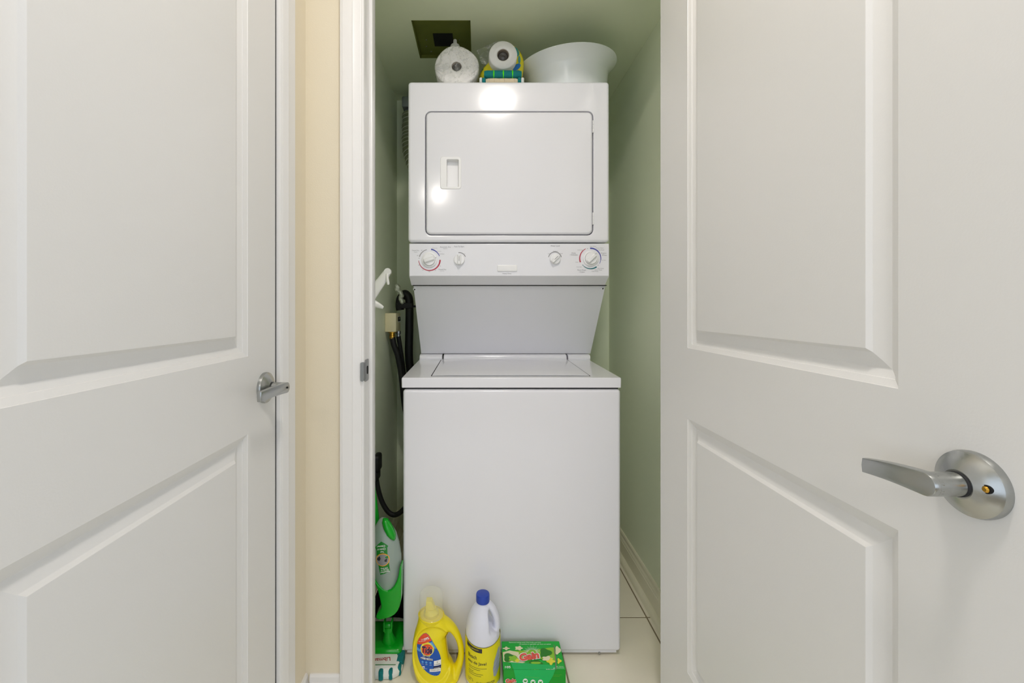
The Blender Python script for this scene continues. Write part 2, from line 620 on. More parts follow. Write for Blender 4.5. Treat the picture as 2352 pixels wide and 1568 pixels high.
def lever_set(root, face_x, nx, cy, cz, dirn, length, droop, tipw, pin, k=1.0):
    """round rose, stem and tapering lever; nx: way it stands out, dirn: way the lever points along y"""
    h = empty('lever_handle', (face_x, cy, cz))
    h.parent = root
    b = NB()
    lathe(b, [(0.0325 * k, 0.0), (0.0328 * k, 0.004), (0.0318 * k, 0.0072), (0.0295 * k, 0.0085), (0.026 * k, 0.0115), (0.020 * k, 0.0145), (0.0150, 0.0165),
              (0.0135, 0.0172)], (face_x, cy, cz), (nx, 0, 0), 48)
    obj('rose', b, M_nickel, h, angle=25)
    b = NB()
    lathe(b, [(0.0118, 0.015), (0.0118, 0.019)], (face_x, cy, cz), (nx, 0, 0), 32)
    obj('collar', b, M_gap, h)  # dark ring standing in for the shaded gap round the stem
    b = NB()
    lathe(b, [(0.0112, 0.018), (0.0112, 0.044)], (face_x, cy, cz), (nx, 0, 0), 32, True, True)
    R0 = 0.0112
    pts = []
    for k in range(13):
        a = PI / 2 + PI * k / 12
        pts.append((R0 * math.cos(a), R0 * math.sin(a)))
    for k in range(1, 9):
        t = k / 8
        pts.append((length * t, -(R0 + (tipw - R0) * t) - droop * t + 0.0015 * math.sin(PI * t)))
    pts.append((length + 0.0012, -droop))
    for k in range(8, 0, -1):
        t = k / 8
        pts.append((length * t, (R0 + (tipw - R0) * t) - droop * t + 0.0015 * math.sin(PI * t)))

    def place(a, c, d):
        lean = 0.006 * max(0.0, a / length) ** 1.5
        return Vector((face_x + nx * (0.050 - d - lean + (0.0 if d < 0.005 else lean * 0.3)), cy + dirn * a, cz + c))
    prism(b, pts, place, 0.0, 0.0105, 0.0012)
    obj('lever', b, M_nickel, h, angle=30)
    if pin == 'brass':
        py, pz, hh = cy - dirn * 0.0210, cz + 0.0035, 0.0133
        b = NB()
        lathe(b, [(0.0040, 0.010), (0.0040, hh + 0.0006)], (face_x, py, pz), (nx, 0, 0), 24)
        obj('pin_hole', b, M_hole, h)
        b = NB()
        lathe(b, [(0.0030, 0.010), (0.0030, hh + 0.0012), (0.0018, hh + 0.0026)], (face_x, py, pz), (nx, 0, 0), 20)
        obj('lock_pin', b, M_brass, h)
    else:
        b = NB()
        lathe(b, [(0.0022, 0.045), (0.0022, 0.0503)], (face_x, cy, cz), (nx, 0, 0), 20)
        obj('pin_hole', b, M_hole, h)
    bpy.context.view_layer.update()
    return h


def fix(h):
    bpy.context.view_layer.update()
    inv = h.matrix_world.inverted()
    for c in h.children:
        c.matrix_parent_inverse = inv


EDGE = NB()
box(EDGE, XL - 0.030, XL - 0.0005, DZ1 + 0.0001, DZ1 + 0.0060, 0.01, 2.03)  # near-black strip painting the shade in the door's edge gap
d1 = two_panel_door('door_1', 'closed white two-panel door at left with a short nickel lever', XL, 1, DZ0, DZ1, 0.400, 0.865,
                    (CH - 0.0972, CH - 0.2515), 2.030, 0.008, 0.035, 1)
obj('edge_shade', EDGE, M_gap, d1)
settle(d1)
h1 = lever_set(d1, XL, 1, 0.931, 0.921, -1, 0.100, 0.0, 0.0095, 'hole')
h1.matrix_parent_inverse = d1.matrix_world.inverted()
fix(h1)
XF = 0.477
YH = 1.1435
d2 = two_panel_door('door_2', 'white two-panel closet door standing open at right with a large nickel lever', XF, -1, 0.333, YH, XF / 0.963, XF / 0.479,
                    (CH - 0.0925, CH - 0.2535), 2.030, 0.008, 0.035, -1)
settle(d2)
h2 = lever_set(d2, XF, -1, 0.4185, 0.9225, 1, 0.074, 0.0085, 0.0080, 'brass', 0.96)
h2.matrix_parent_inverse = d2.matrix_world.inverted()
fix(h2)


# casings: stepped profile (across the face, projection)
def casing(name, label, pts_of, z0, z1):
    prof = [(0, 0), (0, 0.010), (0.004, 0.0125), (0.0065, 0.0115), (0.009, 0.0130), (0.022, 0.0155), (0.027, 0.0172), (0.030, 0.0165),
            (0.050, 0.0180), (0.0545, 0.0180), (0.056, 0.0165), (0.0600, 0.0165), (0.0615, 0.0150), (0.0615, 0)]
    b = NB()
    loft(b, [[pts_of(a, d, z) for a, d in prof] for z in (z0, z1)])
    return struct(name, b, M_trim, label, angle=14)


# left door: casing on the left wall, on the latch side
casing('trim_1', 'white moulded casing right of the closed left door',
       lambda a, d, z: Vector((XL + d * 0.86, DZ1 + 0.0048 + a * 1.14, z)), 0, 2.11)
# closet: casing left of the opening
casing('trim_2', 'white moulded casing left of the closet doorway',
       lambda a, d, z: Vector((OPX0 - 0.0005 - a, DF - d * 0.9, z)), 0, OPH + 0.06)
casing('trim_3', 'white moulded casing right of the closet doorway',
       lambda a, d, z: Vector((OPX1 + 0.006 + a, DF - d, z)), 0, OPH + 0.06)
b = NB()
box(b, OPX0 - 0.06, OPX1 + 0.066, DF - 0.017, DF, OPH + 0.006, OPH + 0.066, 0.003)
struct('trim_4', b, M_trim, 'white head casing above the closet doorway')
# jambs with stops
b = NB()
box(b, OPX0 - 0.018, OPX0, DF - 0.004, DB + 0.004, 0, OPH, 0.0012, 1)
jl = struct('trim_5', b, M_trim, 'white left jamb of the closet doorway with metal strike plate')
b = NB()
box(b, OPX0 - 0.001, OPX0 + 0.0095, DF + 0.042, DF + 0.078, 0, OPH, 0.003, 2)
obj('door_stop', b, M_trim, jl)
b = NB()
box(b, OPX1, OPX1 + 0.018, DF - 0.004, DB + 0.004, 0, OPH, 0.0012, 1)
box(b, OPX0 - 0.018, OPX1 + 0.018, DF - 0.004, DB + 0.004, OPH, OPH + 0.018)
struct('trim_6', b, M_trim, 'white right jamb and head of the closet doorway')
# strike plate
b = NB()
zc = CH - 0.168
pts = rrect(DF - 0.0045, DF + 0.036, zc - 0.029, zc + 0.029, 0.006, 4)
prism(b, pts, lambda a, c, d: Vector((OPX0 + d, a, c)), -0.001, 0.0014, 0)
prism(b, rrect(OPX0 - 0.007, OPX0 + 0.0014, zc - 0.025, zc + 0.025, 0.004, 4), lambda a, c, d: Vector((a, d, c)), DF - 0.0185, DF - 0.003, 0)
sp = obj('strike_plate', b, M_steel, jl)
b = NB()
prism(b, rrect(DF + 0.014, DF + 0.028, zc - 0.011, zc + 0.011, 0.005, 4), lambda a, c, d: Vector((OPX0 + d, a, c)), 0.0012, 0.0018, 0)
obj('latch_hole', b, M_hole, sp)


# baseboards
def baseboard(name, label, place, ends, hgt=0.125, quarter=False, m=M_trim):
    s = hgt / 0.125
    prof = [(0, 0), (0.0125, 0), (0.0125, 0.085 * s), (0.0105, 0.088 * s), (0.0110, 0.094 * s), (0.0075, 0.102 * s), (0.0065, 0.106 * s),
            (0.0075, 0.112 * s), (0.0070, 0.119 * s), (0.004, 0.125 * s), (0, 0.125 * s)]
    b = NB()
    loft(b, [[place(d, z, t) for d, z in prof] for t in ends])
    o = struct(name, b, m, label, angle=20)
    if quarter:
        b = NB()
        q = [(0.0125, 0), (0.0125 + 0.019, 0)] + [(0.0125 + 0.019 * math.cos(a), 0.019 * math.sin(a)) for a in [PI / 2 * k / 6 for k in range(1, 7)]]
        loft(b, [[place(d, z, t) for d, z in q] for t in ends])
        obj('quarter_round', b, m, o, angle=40)
    return o


baseboard('baseboard_front', 'white baseboard under the narrow cream wall', lambda d, z, t: Vector((t, DF - d, z)), (XL + 0.0128, OPX0 - 0.063))
baseboard('baseboard_left', 'short white baseboard end beside the left door casing', lambda d, z, t: Vector((XL + d, t, z)), (DZ1 + 0.078, DF - 0.0004))
baseboard('baseboard_closet_right', 'cream baseboard with quarter round along the closet right wall', lambda d, z, t: Vector((CXR - d, t, z)), (DB + 0.006, CYB - 0.0002), 0.106, True, M_creamtrim)
baseboard('baseboard_closet_left', 'cream baseboard along the closet left wall behind the mop', lambda d, z, t: Vector((CXL + d, t, z)), (DB + 0.006, CYB - 0.0002), 0.106, True, M_creamtrim)
baseboard('baseboard_back', 'baseboard along the closet back wall', lambda d, z, t: Vector((t, CYB - d, z)), (CXL + 0.034, CXR - 0.034), 0.106, False, M_creamtrim)

# ceiling hatch
r = empty('ceiling_hatch', (-0.134, 1.647, CEIL))
tag(r, 'dark olive metal ceiling hatch with square hole above the dryer', 'hatch')
b = NB()
box(b, HX0, HX1, HY0, HY1, CEIL + 0.010, CEIL + 0.016)
plate = obj('plate', b, M_darkmetal, r)
b = NB()
for (xa, xb, ya, yb) in ((HX0, HX1, HY0, HY0 + 0.004), (HX0, HX1, HY1 - 0.004, HY1), (HX0, HX0 + 0.004, HY0, HY1), (HX1 - 0.004, HX1, HY0, HY1)):
    box(b, xa, xb, ya, yb, CEIL - 0.0015, CEIL + 0.012)
obj('frame', b, M_darkmetal, r)
b = NB()
box(b, -0.172, -0.098, 1.62, 1.70, CEIL + 0.009, CEIL + 0.0105)
obj('box_opening', b, M_hole, r)
for (sx, sy) in ((-0.20, 1.66), (-0.205, 1.70), (-0.075, 1.66), (-0.19, 1.735)):
    b = NB()
    lathe(b, [(0.003, 0), (0.0026, 0.0015)], (sx, sy, CEIL + 0.0102), (0, 0, -1), 10)
    obj('screw', b, M_steel, r)
settle(r)


# ------------------------------------------------------------------ ceiling lamps of the hall
def ceiling_lamp(x, y, rad, label):
    r = empty('ceiling_lamp', (x, y, HCEIL))
    tag(r, label, 'lamp', 'hall ceiling lamps')
    b = NB()
    lathe(b, [(rad * 1.05, 0), (rad * 1.08, 0.012), (rad * 1.02, 0.025)], (x, y, HCEIL), (0, 0, -1), 40)
    obj('base', b, M_nickel, r)
    b = NB()
    lathe(b, [(rad, 0.02)] + [(rad * math.cos(a), 0.022 + 0.06 * math.sin(a)) for a in [PI / 2 * k / 8 for k in range(1, 8)]] + [(0.004, 0.082)],
          (x, y, HCEIL), (0, 0, -1), 40)
    obj('lamp_glass', b, M_lamp, r)
    settle(r)


ceiling_lamp(0.12, 0.19, 0.092, 'warm flush ceiling lamp just in front of the closet, reflected high on the dryer')
ceiling_lamp(-0.50, -2.10, 0.11, 'flush ceiling lamp further back in the hall, reflected low on the dryer door')

# ------------------------------------------------------------------ stacked washer and dryer
ax0, ax1 = -0.2418, 0.4446
WD = empty('laundry_center', ((ax0 + ax1) / 2, 1.70, 0))
tag(WD, 'white stacked washer and dryer unit filling the closet', 'washer dryer')


def cabinet(name, x0, x1, z0, z1, yf, yb, r, edge, hole=None, depth=0.02, parent=WD):
    b = NB()
    n = 5

    def lp(x0, x1, z0, z1, r, y):
        return [(x, y, z) for x, z in rrect(x0, x1, z0, z1, r, n)]
    loops = [lp(x0, x1, z0, z1, r, yb)]
    for k in range(5):
        a = PI / 2 * k / 4
        i = edge * (1 - math.cos(a))
        loops.append(lp(x0 + i, x1 - i, z0 + i, z1 - i, max(r - i, 0.001), yf + edge * (1 - math.sin(a))))
    if hole:
        hx0, hx1, hz0, hz1, hr = hole
        e = 0.003
        loops.append(lp(hx0 - e, hx1 + e, hz0 - e, hz1 + e, hr + e, yf))
        loops.append(lp(hx0 - e * .3, hx1 + e * .3, hz0 - e * .3, hz1 + e * .3, hr + e * .3, yf + e * .3))
        loops.append(lp(hx0, hx1, hz0, hz1, hr, yf + e))
        loops.append(lp(hx0, hx1, hz0, hz1, hr, yf + depth))
    loft(b, loops)
    return obj(name, b, M_enamel, parent, angle=40)


# washer body, base rail, feet
body = cabinet('washer_body', -0.2378, 0.4435, CH - 1.0750, CH - 0.2560, 1.3600, 2.04, 0.010, 0.010)
b = NB()
box(b, -0.225, 0.431, 1.366, 2.03, CH - 1.0815, CH - 1.0725)
rail = obj('base_rail', b, M_enamel, WD)
for sx in (1377, 966):
    b = NB()
    c = P(sx, 1499.3, 1.3655)
    lathe(b, [(0.0040, 0), (0.0036, 0.002), (0.002, 0.0026)], (c.x, 1.3665, c.z + 0.0), (0, -1, 0), 14)
    obj('screw', b, M_steel, rail)
for fx in (-0.19, 0.396):
    for fy in (1.43, 1.97):
        b = NB()
        lathe(b, [(0.020, 0), (0.020, 0.006), (0.008, 0.009), (0.008, 0.014)], (fx, fy, 0), (0, 0, 1), 16)
        obj('foot', b, M_black, WD)
# dark filler painting the shade in the gap between lid deck and body
b = NB()
box(b, -0.232, 0.438, 1.372, 2.03, CH - 0.258, CH - 0.2485)
obj('gap_shade', b, M_gap, WD)
# deck: front skirt, gently rising top
b = NB()
side = [(1.3585, -0.2500), (1.3585, -0.2225), (1.3597, -0.2200), (1.3625, -0.2190), (1.40, -0.2180), (1.765, -0.2095), (2.04, -0.2095), (2.04, -0.2500)]
n_in = 0.003
loops = []
for x, ins in ((ax0 + 0.0, n_in), (ax0 + 0.001, 0.001), (ax0 + n_in, 0), (ax1 - n_in, 0), (ax1 - 0.001, 0.001), (ax1, n_in)):
    cy, cz = 1.70, -0.232
    loops.append([Vector((x, y + (ins if y < cy else -ins), CH + z + (ins if z < cz else -ins))) for y, z in side])
loft(b, loops)
deck = obj('washer_deck', b, M_enamel, WD, angle=40)


# lid with a rounded rear hinge bar
def topz(y):
    return CH - 0.2180 + (y - 1.40) / 0.365 * 0.0085


LX0, LX1, LY0, LY1 = -0.149, 0.3515, 1.386, 1.745
b = NB()
# dark groove round the lid
box(b, LX0 - 0.0045, LX1 + 0.0045, LY0 - 0.003, LY1, topz(LY0) - 0.010, topz(LY0) + 0.0006)
pts = [(LX0 - 0.0045, LY0), (LX1 + 0.0045, LY0), (LX1 + 0.0045, LY1), (LX0 - 0.0045, LY1)]
b.free()
b = NB()
loft(b, [[(LX0 - 0.004, LY0, topz(LY0) + dz), (LX1 + 0.004, LY0, topz(LY0) + dz), (LX1 + 0.004, LY1, topz(LY1) + dz), (LX0 - 0.004, LY1, topz(LY1) + dz)] for dz in (-0.004, 0.0004)])
obj('lid_groove', b, M_gap, WD)
b = NB()
N = 12
rows = []
for j in range(9):
    v = j / 8
    y = LY0 + 0.003 + (LY1 - LY0 - 0.003) * v
    row = []
    for i in range(N + 1):
        u = i / N
        edge = min(u, 1 - u)
        z = topz(y) + 0.0022 + 0.0035 * min(1, edge * 10) * (0.5 + 0.5 * v) + 0.004 * math.sin(PI * u) * v ** 3
        row.append((LX0 + (LX1 - LX0) * u, y, z))
    rows.append(row)
loft(b, [[(x, y, z - 0.0045) for x, y, z in rows[0]]] + [[(x, y - 0.0015 if j == 0 else y, z - (0.0015 if j == 0 else 0)) for x, y, z in rw] for j, rw in enumerate(rows)], closed=False)
# side skirts of the lid
for s in (0, N):
    loft(b, [[rw[s] for rw in rows], [(rw[s][0], rw[s][1], topz(rw[s][1]) + 0.0002) for rw in rows]], closed=False)
lid = obj('lid', b, M_enamel, WD, angle=50)


def hinge_bar(x0, x1, name):
    b = NB()
    prof = [(1.742, -0.2105), (1.7405, -0.2060), (1.7405, -0.2000), (1.744, -0.1935), (1.752, -0.1895), (1.768, -0.1885), (1.80, -0.1885), (1.80, -0.2105)]
    loft(b, [[Vector((x0 + 0.002, y + 0.001, CH + z - (0.001 if z > -0.2 else 0))) for y, z in prof]] + [[Vector((x, y, CH + z)) for y, z in prof] for x in (x0 + 0.003, x1 - 0.003)] +
         [[Vector((x1 - 0.002, y + 0.001, CH + z - (0.001 if z > -0.2 else 0))) for y, z in prof]])
    return obj(name, b, M_enamel, WD, angle=30)


hinge_bar(-0.2395, -0.1455, 'deck_rail')
hinge_bar(-0.1430, 0.3530, 'lid_hinge_bar')
hinge_bar(0.3555, 0.4480, 'deck_rail')

# sloping support behind the washer top
b = NB()
sp_side = [(1.56, 0.0770), (1.5585, 0.0770), (1.7665, -0.1865), (2.04, -0.1865), (2.04, 0.215), (1.545, 0.215)]
loft(b, [[Vector((x, y, CH + z)) for y, z in sp_side] for x in (-0.2340, 0.4525)])
sup = obj('support_panel', b, M_enamel, WD)
for sx, sy in ((952.5, 664), (1384.5, 662)):
    b = NB()
    dd = 1.5565 + (0.0785 - (VY - sy) * 1.58 / F) / 0.265 * 0.2085
    c = P(sx, sy, dd)
    nrm = Vector((0, -0.265, -0.209)).normalized()
    lathe(b, [(0.0062, -0.002), (0.0058, 0.001), (0.0045, 0.0018)], c, nrm, 16)
    o = obj('screw', b, M_enamel2, sup)
    b = NB()
    lathe(b, [(0.0028, 0.001), (0.0028, 0.0021)], c, nrm, 12)
    obj('screw_socket', b, M_gap, sup)

# dryer body with the door opening
YD = 1.481
DX0, DX1 = (976.5 - VX) * YD / F, (1363 - VX) * YD / F
DT, DBt = CH + (VY - 255) * YD / F, CH + (VY - 540) * YD / F
dry = cabinet('dryer_body', ax0 + 0.0003, ax1 - 0.0005, CH + 0.2225, CH + 0.769, YD, 1.975, 0.011, 0.010, (DX0, DX1, DBt, DT, 0.020), 0.03)
# dryer door with the pocket for the pull
HX = (1012 - VX) * YD / F, (1059 - VX) * YD / F
HZ = CH + (VY - 434.5) * YD / F, CH + (VY - 361) * YD / F
b = NB()
g = 0.0030
q = lambda x0, x1, z0, z1, rr, y: [(x, y, z) for x, z in rrect(x0, x1, z0, z1, rr, 5)]
dl = [q(DX0 + g, DX1 - g, DBt + g, DT - g, 0.017, YD + 0.028)]
for k in range(6):
    a = PI / 2 * k / 5
    i = 0.008 * (1 - math.cos(a))
    dl.append(q(DX0 + g + i, DX1 - g - i, DBt + g + i, DT - g - i, 0.017 - i * 0.6, YD - 0.003 + 0.008 * (1 - math.sin(a))))
dl.append(q(HX[0] + 0.002, HX[1] - 0.002, HZ[0] + 0.002, HZ[1] - 0.002, 0.006, YD - 0.003))
dl.append(q(HX[0] + 0.002, HX[1] - 0.002, HZ[0] + 0.002, HZ[1] - 0.002, 0.006, YD + 0.02))
loft(b, dl)
ddoor = obj('dryer_door', b, M_enamel, WD, angle=40)
b = NB()
px0, px1 = (1026 - VX) * YD / F, (1053.5 - VX) * YD / F
pz0, pz1 = CH + (VY - 430) * YD / F, CH + (VY - 367) * YD / F
yd = YD - 0.003
loft(b, [q(HX[0] - 0.0012, HX[1] + 0.0012, HZ[0] - 0.0012, HZ[1] + 0.0012, 0.009, yd + 0.0005), q(HX[0], HX[1], HZ[0], HZ[1], 0.0085, yd - 0.0012),
         q(HX[0] + 0.0008, HX[1] - 0.0008, HZ[0] + 0.0008, HZ[1] - 0.0008, 0.008, yd - 0.0018),
         q(px0 - 0.0008, px1 + 0.0008, pz0 - 0.0008, pz1 + 0.0008, 0.004, yd - 0.0016), q(px0, px1, pz0, pz1, 0.0035, yd - 0.0006),
         q(px0 - 0.0, px1 - 0.003, pz0 + 0.001, pz1 - 0.001, 0.003, yd + 0.021)], True, False, True)
obj('door_pull', b, M_enamel2, ddoor, angle=30)
for y0p, y1p in ((277, 305), (488, 516)):
    b = NB()
    z0, z1 = CH + (VY - y1p) * YD / F, CH + (VY - y0p) * YD / F
    xh = DX1 - 0.0013
    for k in range(3):
        a, c = z0 + (z1 - z0) * k / 3, z0 + (z1 - z0) * (k + 1) / 3
        lathe(b, [(0.0020, 0.0002), (0.0024, 0.0008), (0.0024, c - a - 0.0008), (0.0020, c - a - 0.0002)], (xh, YD - 0.001, a), (0, 0, 1), 12)
    o = obj('hinge', b, M_enamel2, ddoor)
    o['kind'] = 'stuff'

b = NB()
box(b, -0.2335, 0.4515, 1.537, 1.600, CH + 0.0768, CH + 0.0795)
obj('gap_shade', b, M_gap, WD)  # thin dark strip painting the shade under the control panel
# control panel
YP = 1.486
b = NB()
cp = [(1.56, 0.2185), (1.4895, 0.2185), (1.4868, 0.2172), (YP, 0.2150), (YP, 0.1090), (1.4872, 0.1072), (1.4885, 0.1062), (1.536, 0.0800), (1.538, 0.0790), (1.56, 0.0790)]
loops = []
for x, s in ((-0.2385, 0.003), (-0.2372, 0.0008), (-0.2355, 0), (0.4420, 0), (0.4437, 0.0008), (0.4450, 0.003)):
    loops.append([Vector((x, y + (s if y < 1.5 else 0), CH + z)) for y, z in cp])
loft(b, loops)
panel = obj('control_panel', b, M_enamel, WD, angle=25)
YT = YP - 0.0004
fp = lambda px, py: Vector(((px - VX) * YP / F, YT, CH + (VY - py) * YP / F))      # print on the panel face
S = YP / F


def dial_print(name, cx, cy, arcs, ms):
    b = NB()
    for (r_, a0, a1, w0, w1, mi) in arcs:
        put_arc(b, cx, -cy, r_, a0, a1, w0, w1, lambda a, c: fp(a, -c), mi)
    return obj(name, b, ms, panel)


dial_print('dial_ring', 986.3, 596.5, [(24.5, 81, 20, 2.9, 1.3, 0), (24.5, 0, -176, 3.4, 1.2, 1), (24, 163, 104, 2.2, 1.2, 2)], [M_dialblue, M_dialred, M_greyprint])
dial_print('dial_ring', 1356.5, 593.5, [(23.5, 93, -8, 3.2, 1.6, 0), (23.5, -11, -30, 1.2, 0.9, 0), (25, 117, 130, 1.2, 1.6, 1), (25, 131, 200, 1.8, 3.0, 1),
                                        (23.5, -54, -132, 3.2, 1.3, 2), (23.5, -134, -143, 1.2, 1.2, 2)], [M_dialblue, M_dialred, M_dialteal])
dial_print('dial_ring', 1055, 595, [(15.0, 98, 22, 1.8, 1.8, 0)], [M_greyprint])
dial_print('dial_ring', 1274.6, 593.5, [(15.0, 168, 12, 1.8, 1.8, 0)], [M_greyprint])


def big_knob(cx, cy, ang):
    c = fp(cx, cy)
    b = NB()
    lathe(b, [(0.0268, 0), (0.0262, 0.004), (0.0245, 0.0052), (0.0215, 0.0055)], (c.x, YP, c.z), (0, -1, 0), 40)
    k = obj('knob', b, M_enamel2, panel)
    b = NB()
    lathe(b, [(0.0206, 0.004), (0.0206, 0.0060)], (c.x, YP, c.z), (0, -1, 0), 40)
    obj('knob_groove', b, M_greyprint, k)
    b = NB()
    lathe(b, [(0.0200, 0.0050), (0.0200, 0.0100), (0.0190, 0.0112)], (c.x, YP, c.z), (0, -1, 0), 40)
    u = Vector((math.cos(math.radians(ang)), 0, math.sin(math.radians(ang))))
    v = Vector((-u.z, 0, u.x))
    o = Vector((c.x, YP, c.z))
    loft(b, [[o + u * a + v * d + Vector((0, -h, 0)) for a, d in rrect(-0.0185 + s, 0.0185 - s, -0.0075 + s2, 0.0055 - s2, 0.003, 3)] for h, s, s2 in
             ((0.0105, 0, -0.0015), (0.0145, 0.0006, 0.0005), (0.0190, 0.0015, 0.002), (0.0197, 0.003, 0.003))])
    put_rect(b, 0.0214, 0.0250, -0.0006, 0.0006, lambda a, d: o + u * a + v * d + Vector((0, -0.0058, 0)), 1, 1)
    obj('knob_cap', b, [M_enamel2, M_dark], panel, angle=25)


def small_knob(cx, cy, ang):
    c = fp(cx, cy)
    b = NB()
    lathe(b, [(0.0180, 0), (0.0178, 0.008), (0.0168, 0.0095)], (c.x, YP, c.z), (0, -1, 0), 36)
    u = Vector((math.cos(math.radians(ang)), 0, math.sin(math.radians(ang))))
    v = Vector((-u.z, 0, u.x))
    o = Vector((c.x, YP, c.z))
    loft(b, [[o + u * a + v * d + Vector((0, -h, 0)) for a, d in rrect(-0.0172 + s, 0.0172 - s, -0.0062 + s2, 0.0062 - s2, 0.003, 3)] for h, s, s2 in
             ((0.0085, 0, -0.001), (0.014, 0.0004, 0.0006), (0.0175, 0.001, 0.0014), (0.0183, 0.002, 0.0024))])
    put_rect(b, -0.006, 0.0115, -0.0006, 0.0006, lambda a, d: o + u * a + v * d + Vector((0, -0.0186, 0)), 1, 1)
    obj('knob', b, [M_enamel2, M_dark], panel, angle=25)


big_knob(986.3, 596.5, 17)
small_knob(1055, 596.5, 90)
small_knob(1274.6, 594.5, 45)
big_knob(1356.5, 593.5, 43)
# badge
b = NB()
c0, c1 = fp(1142.5, 623), fp(1187.5, 608.5)
prism(b, rrect(c0.x, c1.x, c0.z, c1.z, 0.002, 3), lambda a, c, d: Vector((a, d, c)), YP + 0.001, YP - 0.004, 0.0012)
obj('badge', b, M_enamel2, panel)
b = NB()
W = [('Automatic Dry', 1023, 567.5, 25, 3.4), ('Turn To Start', 1054.5, 566, 23, 3.4), ('Timed Dry', 954.5, 575.5, 17, 3.2), ('Regular', 955, 579, 8, 1.8),
     ('Regular', 1023, 571, 10, 1.9), ('More Dry', 999, 570, 11, 1.9), ('Less Dry', 1009, 577, 9, 1.9), ('Cool Down', 1014.5, 583, 12, 1.9), ('Timed Dry', 1015.8, 619, 18, 3.4),
     ('Auto Dry', 1015.5, 622.3, 10, 1.8), ('On', 1067.5, 582.5, 3, 1.6), ('Water Level', 1275, 564.4, 21, 3.2), ('Medium', 1276, 576.8, 11, 2.2), ('Low', 1261, 582.2, 5, 2.0),
     ('Full', 1289.6, 582, 5, 2.0), ('Heavy Duty', 1164.5, 628.3, 20, 3.4), ('Knits', 1317.8, 581, 9, 3.0), ('/ Delicates', 1317.8, 585, 18, 3.0),
     ('Regular', 1387, 581.5, 13, 3.2), ('Whites', 1388, 585.7, 11, 3.0), ('Perm Press', 1336, 620, 19, 2.8), ('/ Colors', 1336.5, 624.5, 13, 2.8),
     ('Hot Wash', 1362, 565.7, 14, 1.9), ('Warm Wash', 1377, 569.5, 18, 1.9), ('Cold Wash', 1380, 573.8, 15, 1.9), ('Rinse Spin', 1385, 597.4, 13, 1.9),
     ('Cold Wash', 1333, 574, 13, 1.9), ('Hot', 1325, 601.8, 6, 1.9), ('Final Spin', 1330.5, 613, 12, 1.9), ('Hot Wash', 1379.5, 616.3, 14, 2.0), ('Warm Wash', 1374, 619.8, 17, 2.0),
     ('Cold Wash', 1366.5, 623, 15, 2.0), ('60', 959.5, 586.8, 3, 2), ('70', 968.3, 575, 3, 1.8), ('Off', 962.5, 593, 3, 2), ('50', 962, 608.5, 3, 1.8), ('40', 971.5, 620, 3, 1.8),
     ('30', 986, 623.7, 3.5, 1.8), ('20', 1000, 620.5, 3, 1.8), ('10', 1011, 610.7, 2.6, 1.8), ('Off', 1349.5, 571, 3, 2), ('Off', 1373.5, 609, 3, 1.8)]
for s, cx, cy, w, h in W:
    put_text(b, s, cx, -cy, w, h, lambda a, c: fp(a, -c), bold=0.0)
o = obj('lettering', b, mat('panel_grey_print', rgb(120, 120, 124), 0.5), panel)
settle(WD)

# ------------------------------------------------------------------ on top of the dryer
TOP = CH + 0.7690


def roll(root, c, R, L, core, squash=None, plug=0.3):
    b = NB()
    ax = (0, 1, 0)
    lathe(b, [(core, L), (core, 0.003), (core + 0.002, 0.0), (core + 0.012, -0.001), (R * 0.7, 0.0005), (R - 0.004, 0.0), (R, 0.004), (R, L - 0.004), (R - 0.004, L), (core, L)],
          c, ax, 48, False, False, squash)
    o = obj('paper_roll', b, M_paper, root, angle=60)
    b = NB()
    lathe(b, [(core * 0.92, L), (core * 0.92, 0.004), (core * 1.0, 0.002), (core * 1.01, L)], c, ax, 32, False, False)
    obj('cardboard_core', b, M_card, o)
    b = NB()
    lathe(b, [(core, L * plug + 0.004), (core * 0.7, L * plug - 0.002), (core * 0.4, L * plug + 0.003), (0.001, L * plug)], c, ax, 24)
    obj('core_stuffing', b, M_core, o)
    return o


r = empty('wrapped_paper_roll', (-0.078, 1.55, TOP))
tag(r, 'large white paper roll in clear plastic wrap, leftmost on top of the dryer', 'paper roll')
sq = lambda t: 1 + 0.018 * math.cos(4 * t + 0.6) + 0.012 * math.cos(3 * t) + 0.030 * math.cos(2 * t)
roll(r, (-0.078, 1.518, TOP + 0.0722), 0.0735, 0.085, 0.0165, sq, 0.12)
b = NB()
sq2 = lambda t: 1 + 0.018 * math.cos(4 * t + 0.6) + 0.012 * math.cos(3 * t) + 0.030 * math.cos(2 * t) + 0.006 * math.sin(9 * t)
lathe(b, [(0.003, 0.006), (0.012, 0.004), (0.022, -0.002), (0.045, -0.004), (0.070, -0.002), (0.0752, 0.006), (0.0756, 0.08), (0.07, 0.088), (0.01, 0.09)], (-0.078, 1.518, TOP + 0.0732), (0, 1, 0), 64, True, True, sq2)
obj('clear_wrap', b, M_film, r, angle=70)
settle(r)

# white squeeze bottle behind the roll: only its nozzle shows
r = empty('squeeze_bottle', (-0.0895, 1.635, TOP))
tag(r, 'white nozzle of a squeeze bottle rising behind the wrapped paper roll', 'bottle')
bc = (-0.0895, 1.635, TOP)
b = NB()
lathe(b, [(0.026, 0), (0.028, 0.006), (0.028, 0.160), (0.024, 0.182), (0.019, 0.193), (0.0175, 0.197)], bc, (0, 0, 1), 28)
obj('bottle_body', b, mat('pale_bottle', rgb(226, 214, 196), 0.35), r)
b = NB()
lathe(b, [(0.0185, 0.194), (0.0185, 0.207), (0.016, 0.2145), (0.0085, 0.219), (0.0072, 0.223), (0.0066, 0.234), (0.0045, 0.2365)], bc, (0, 0, 1), 24)
obj('nozzle_cap', b, M_whiteplastic, r, angle=25)
settle(r)

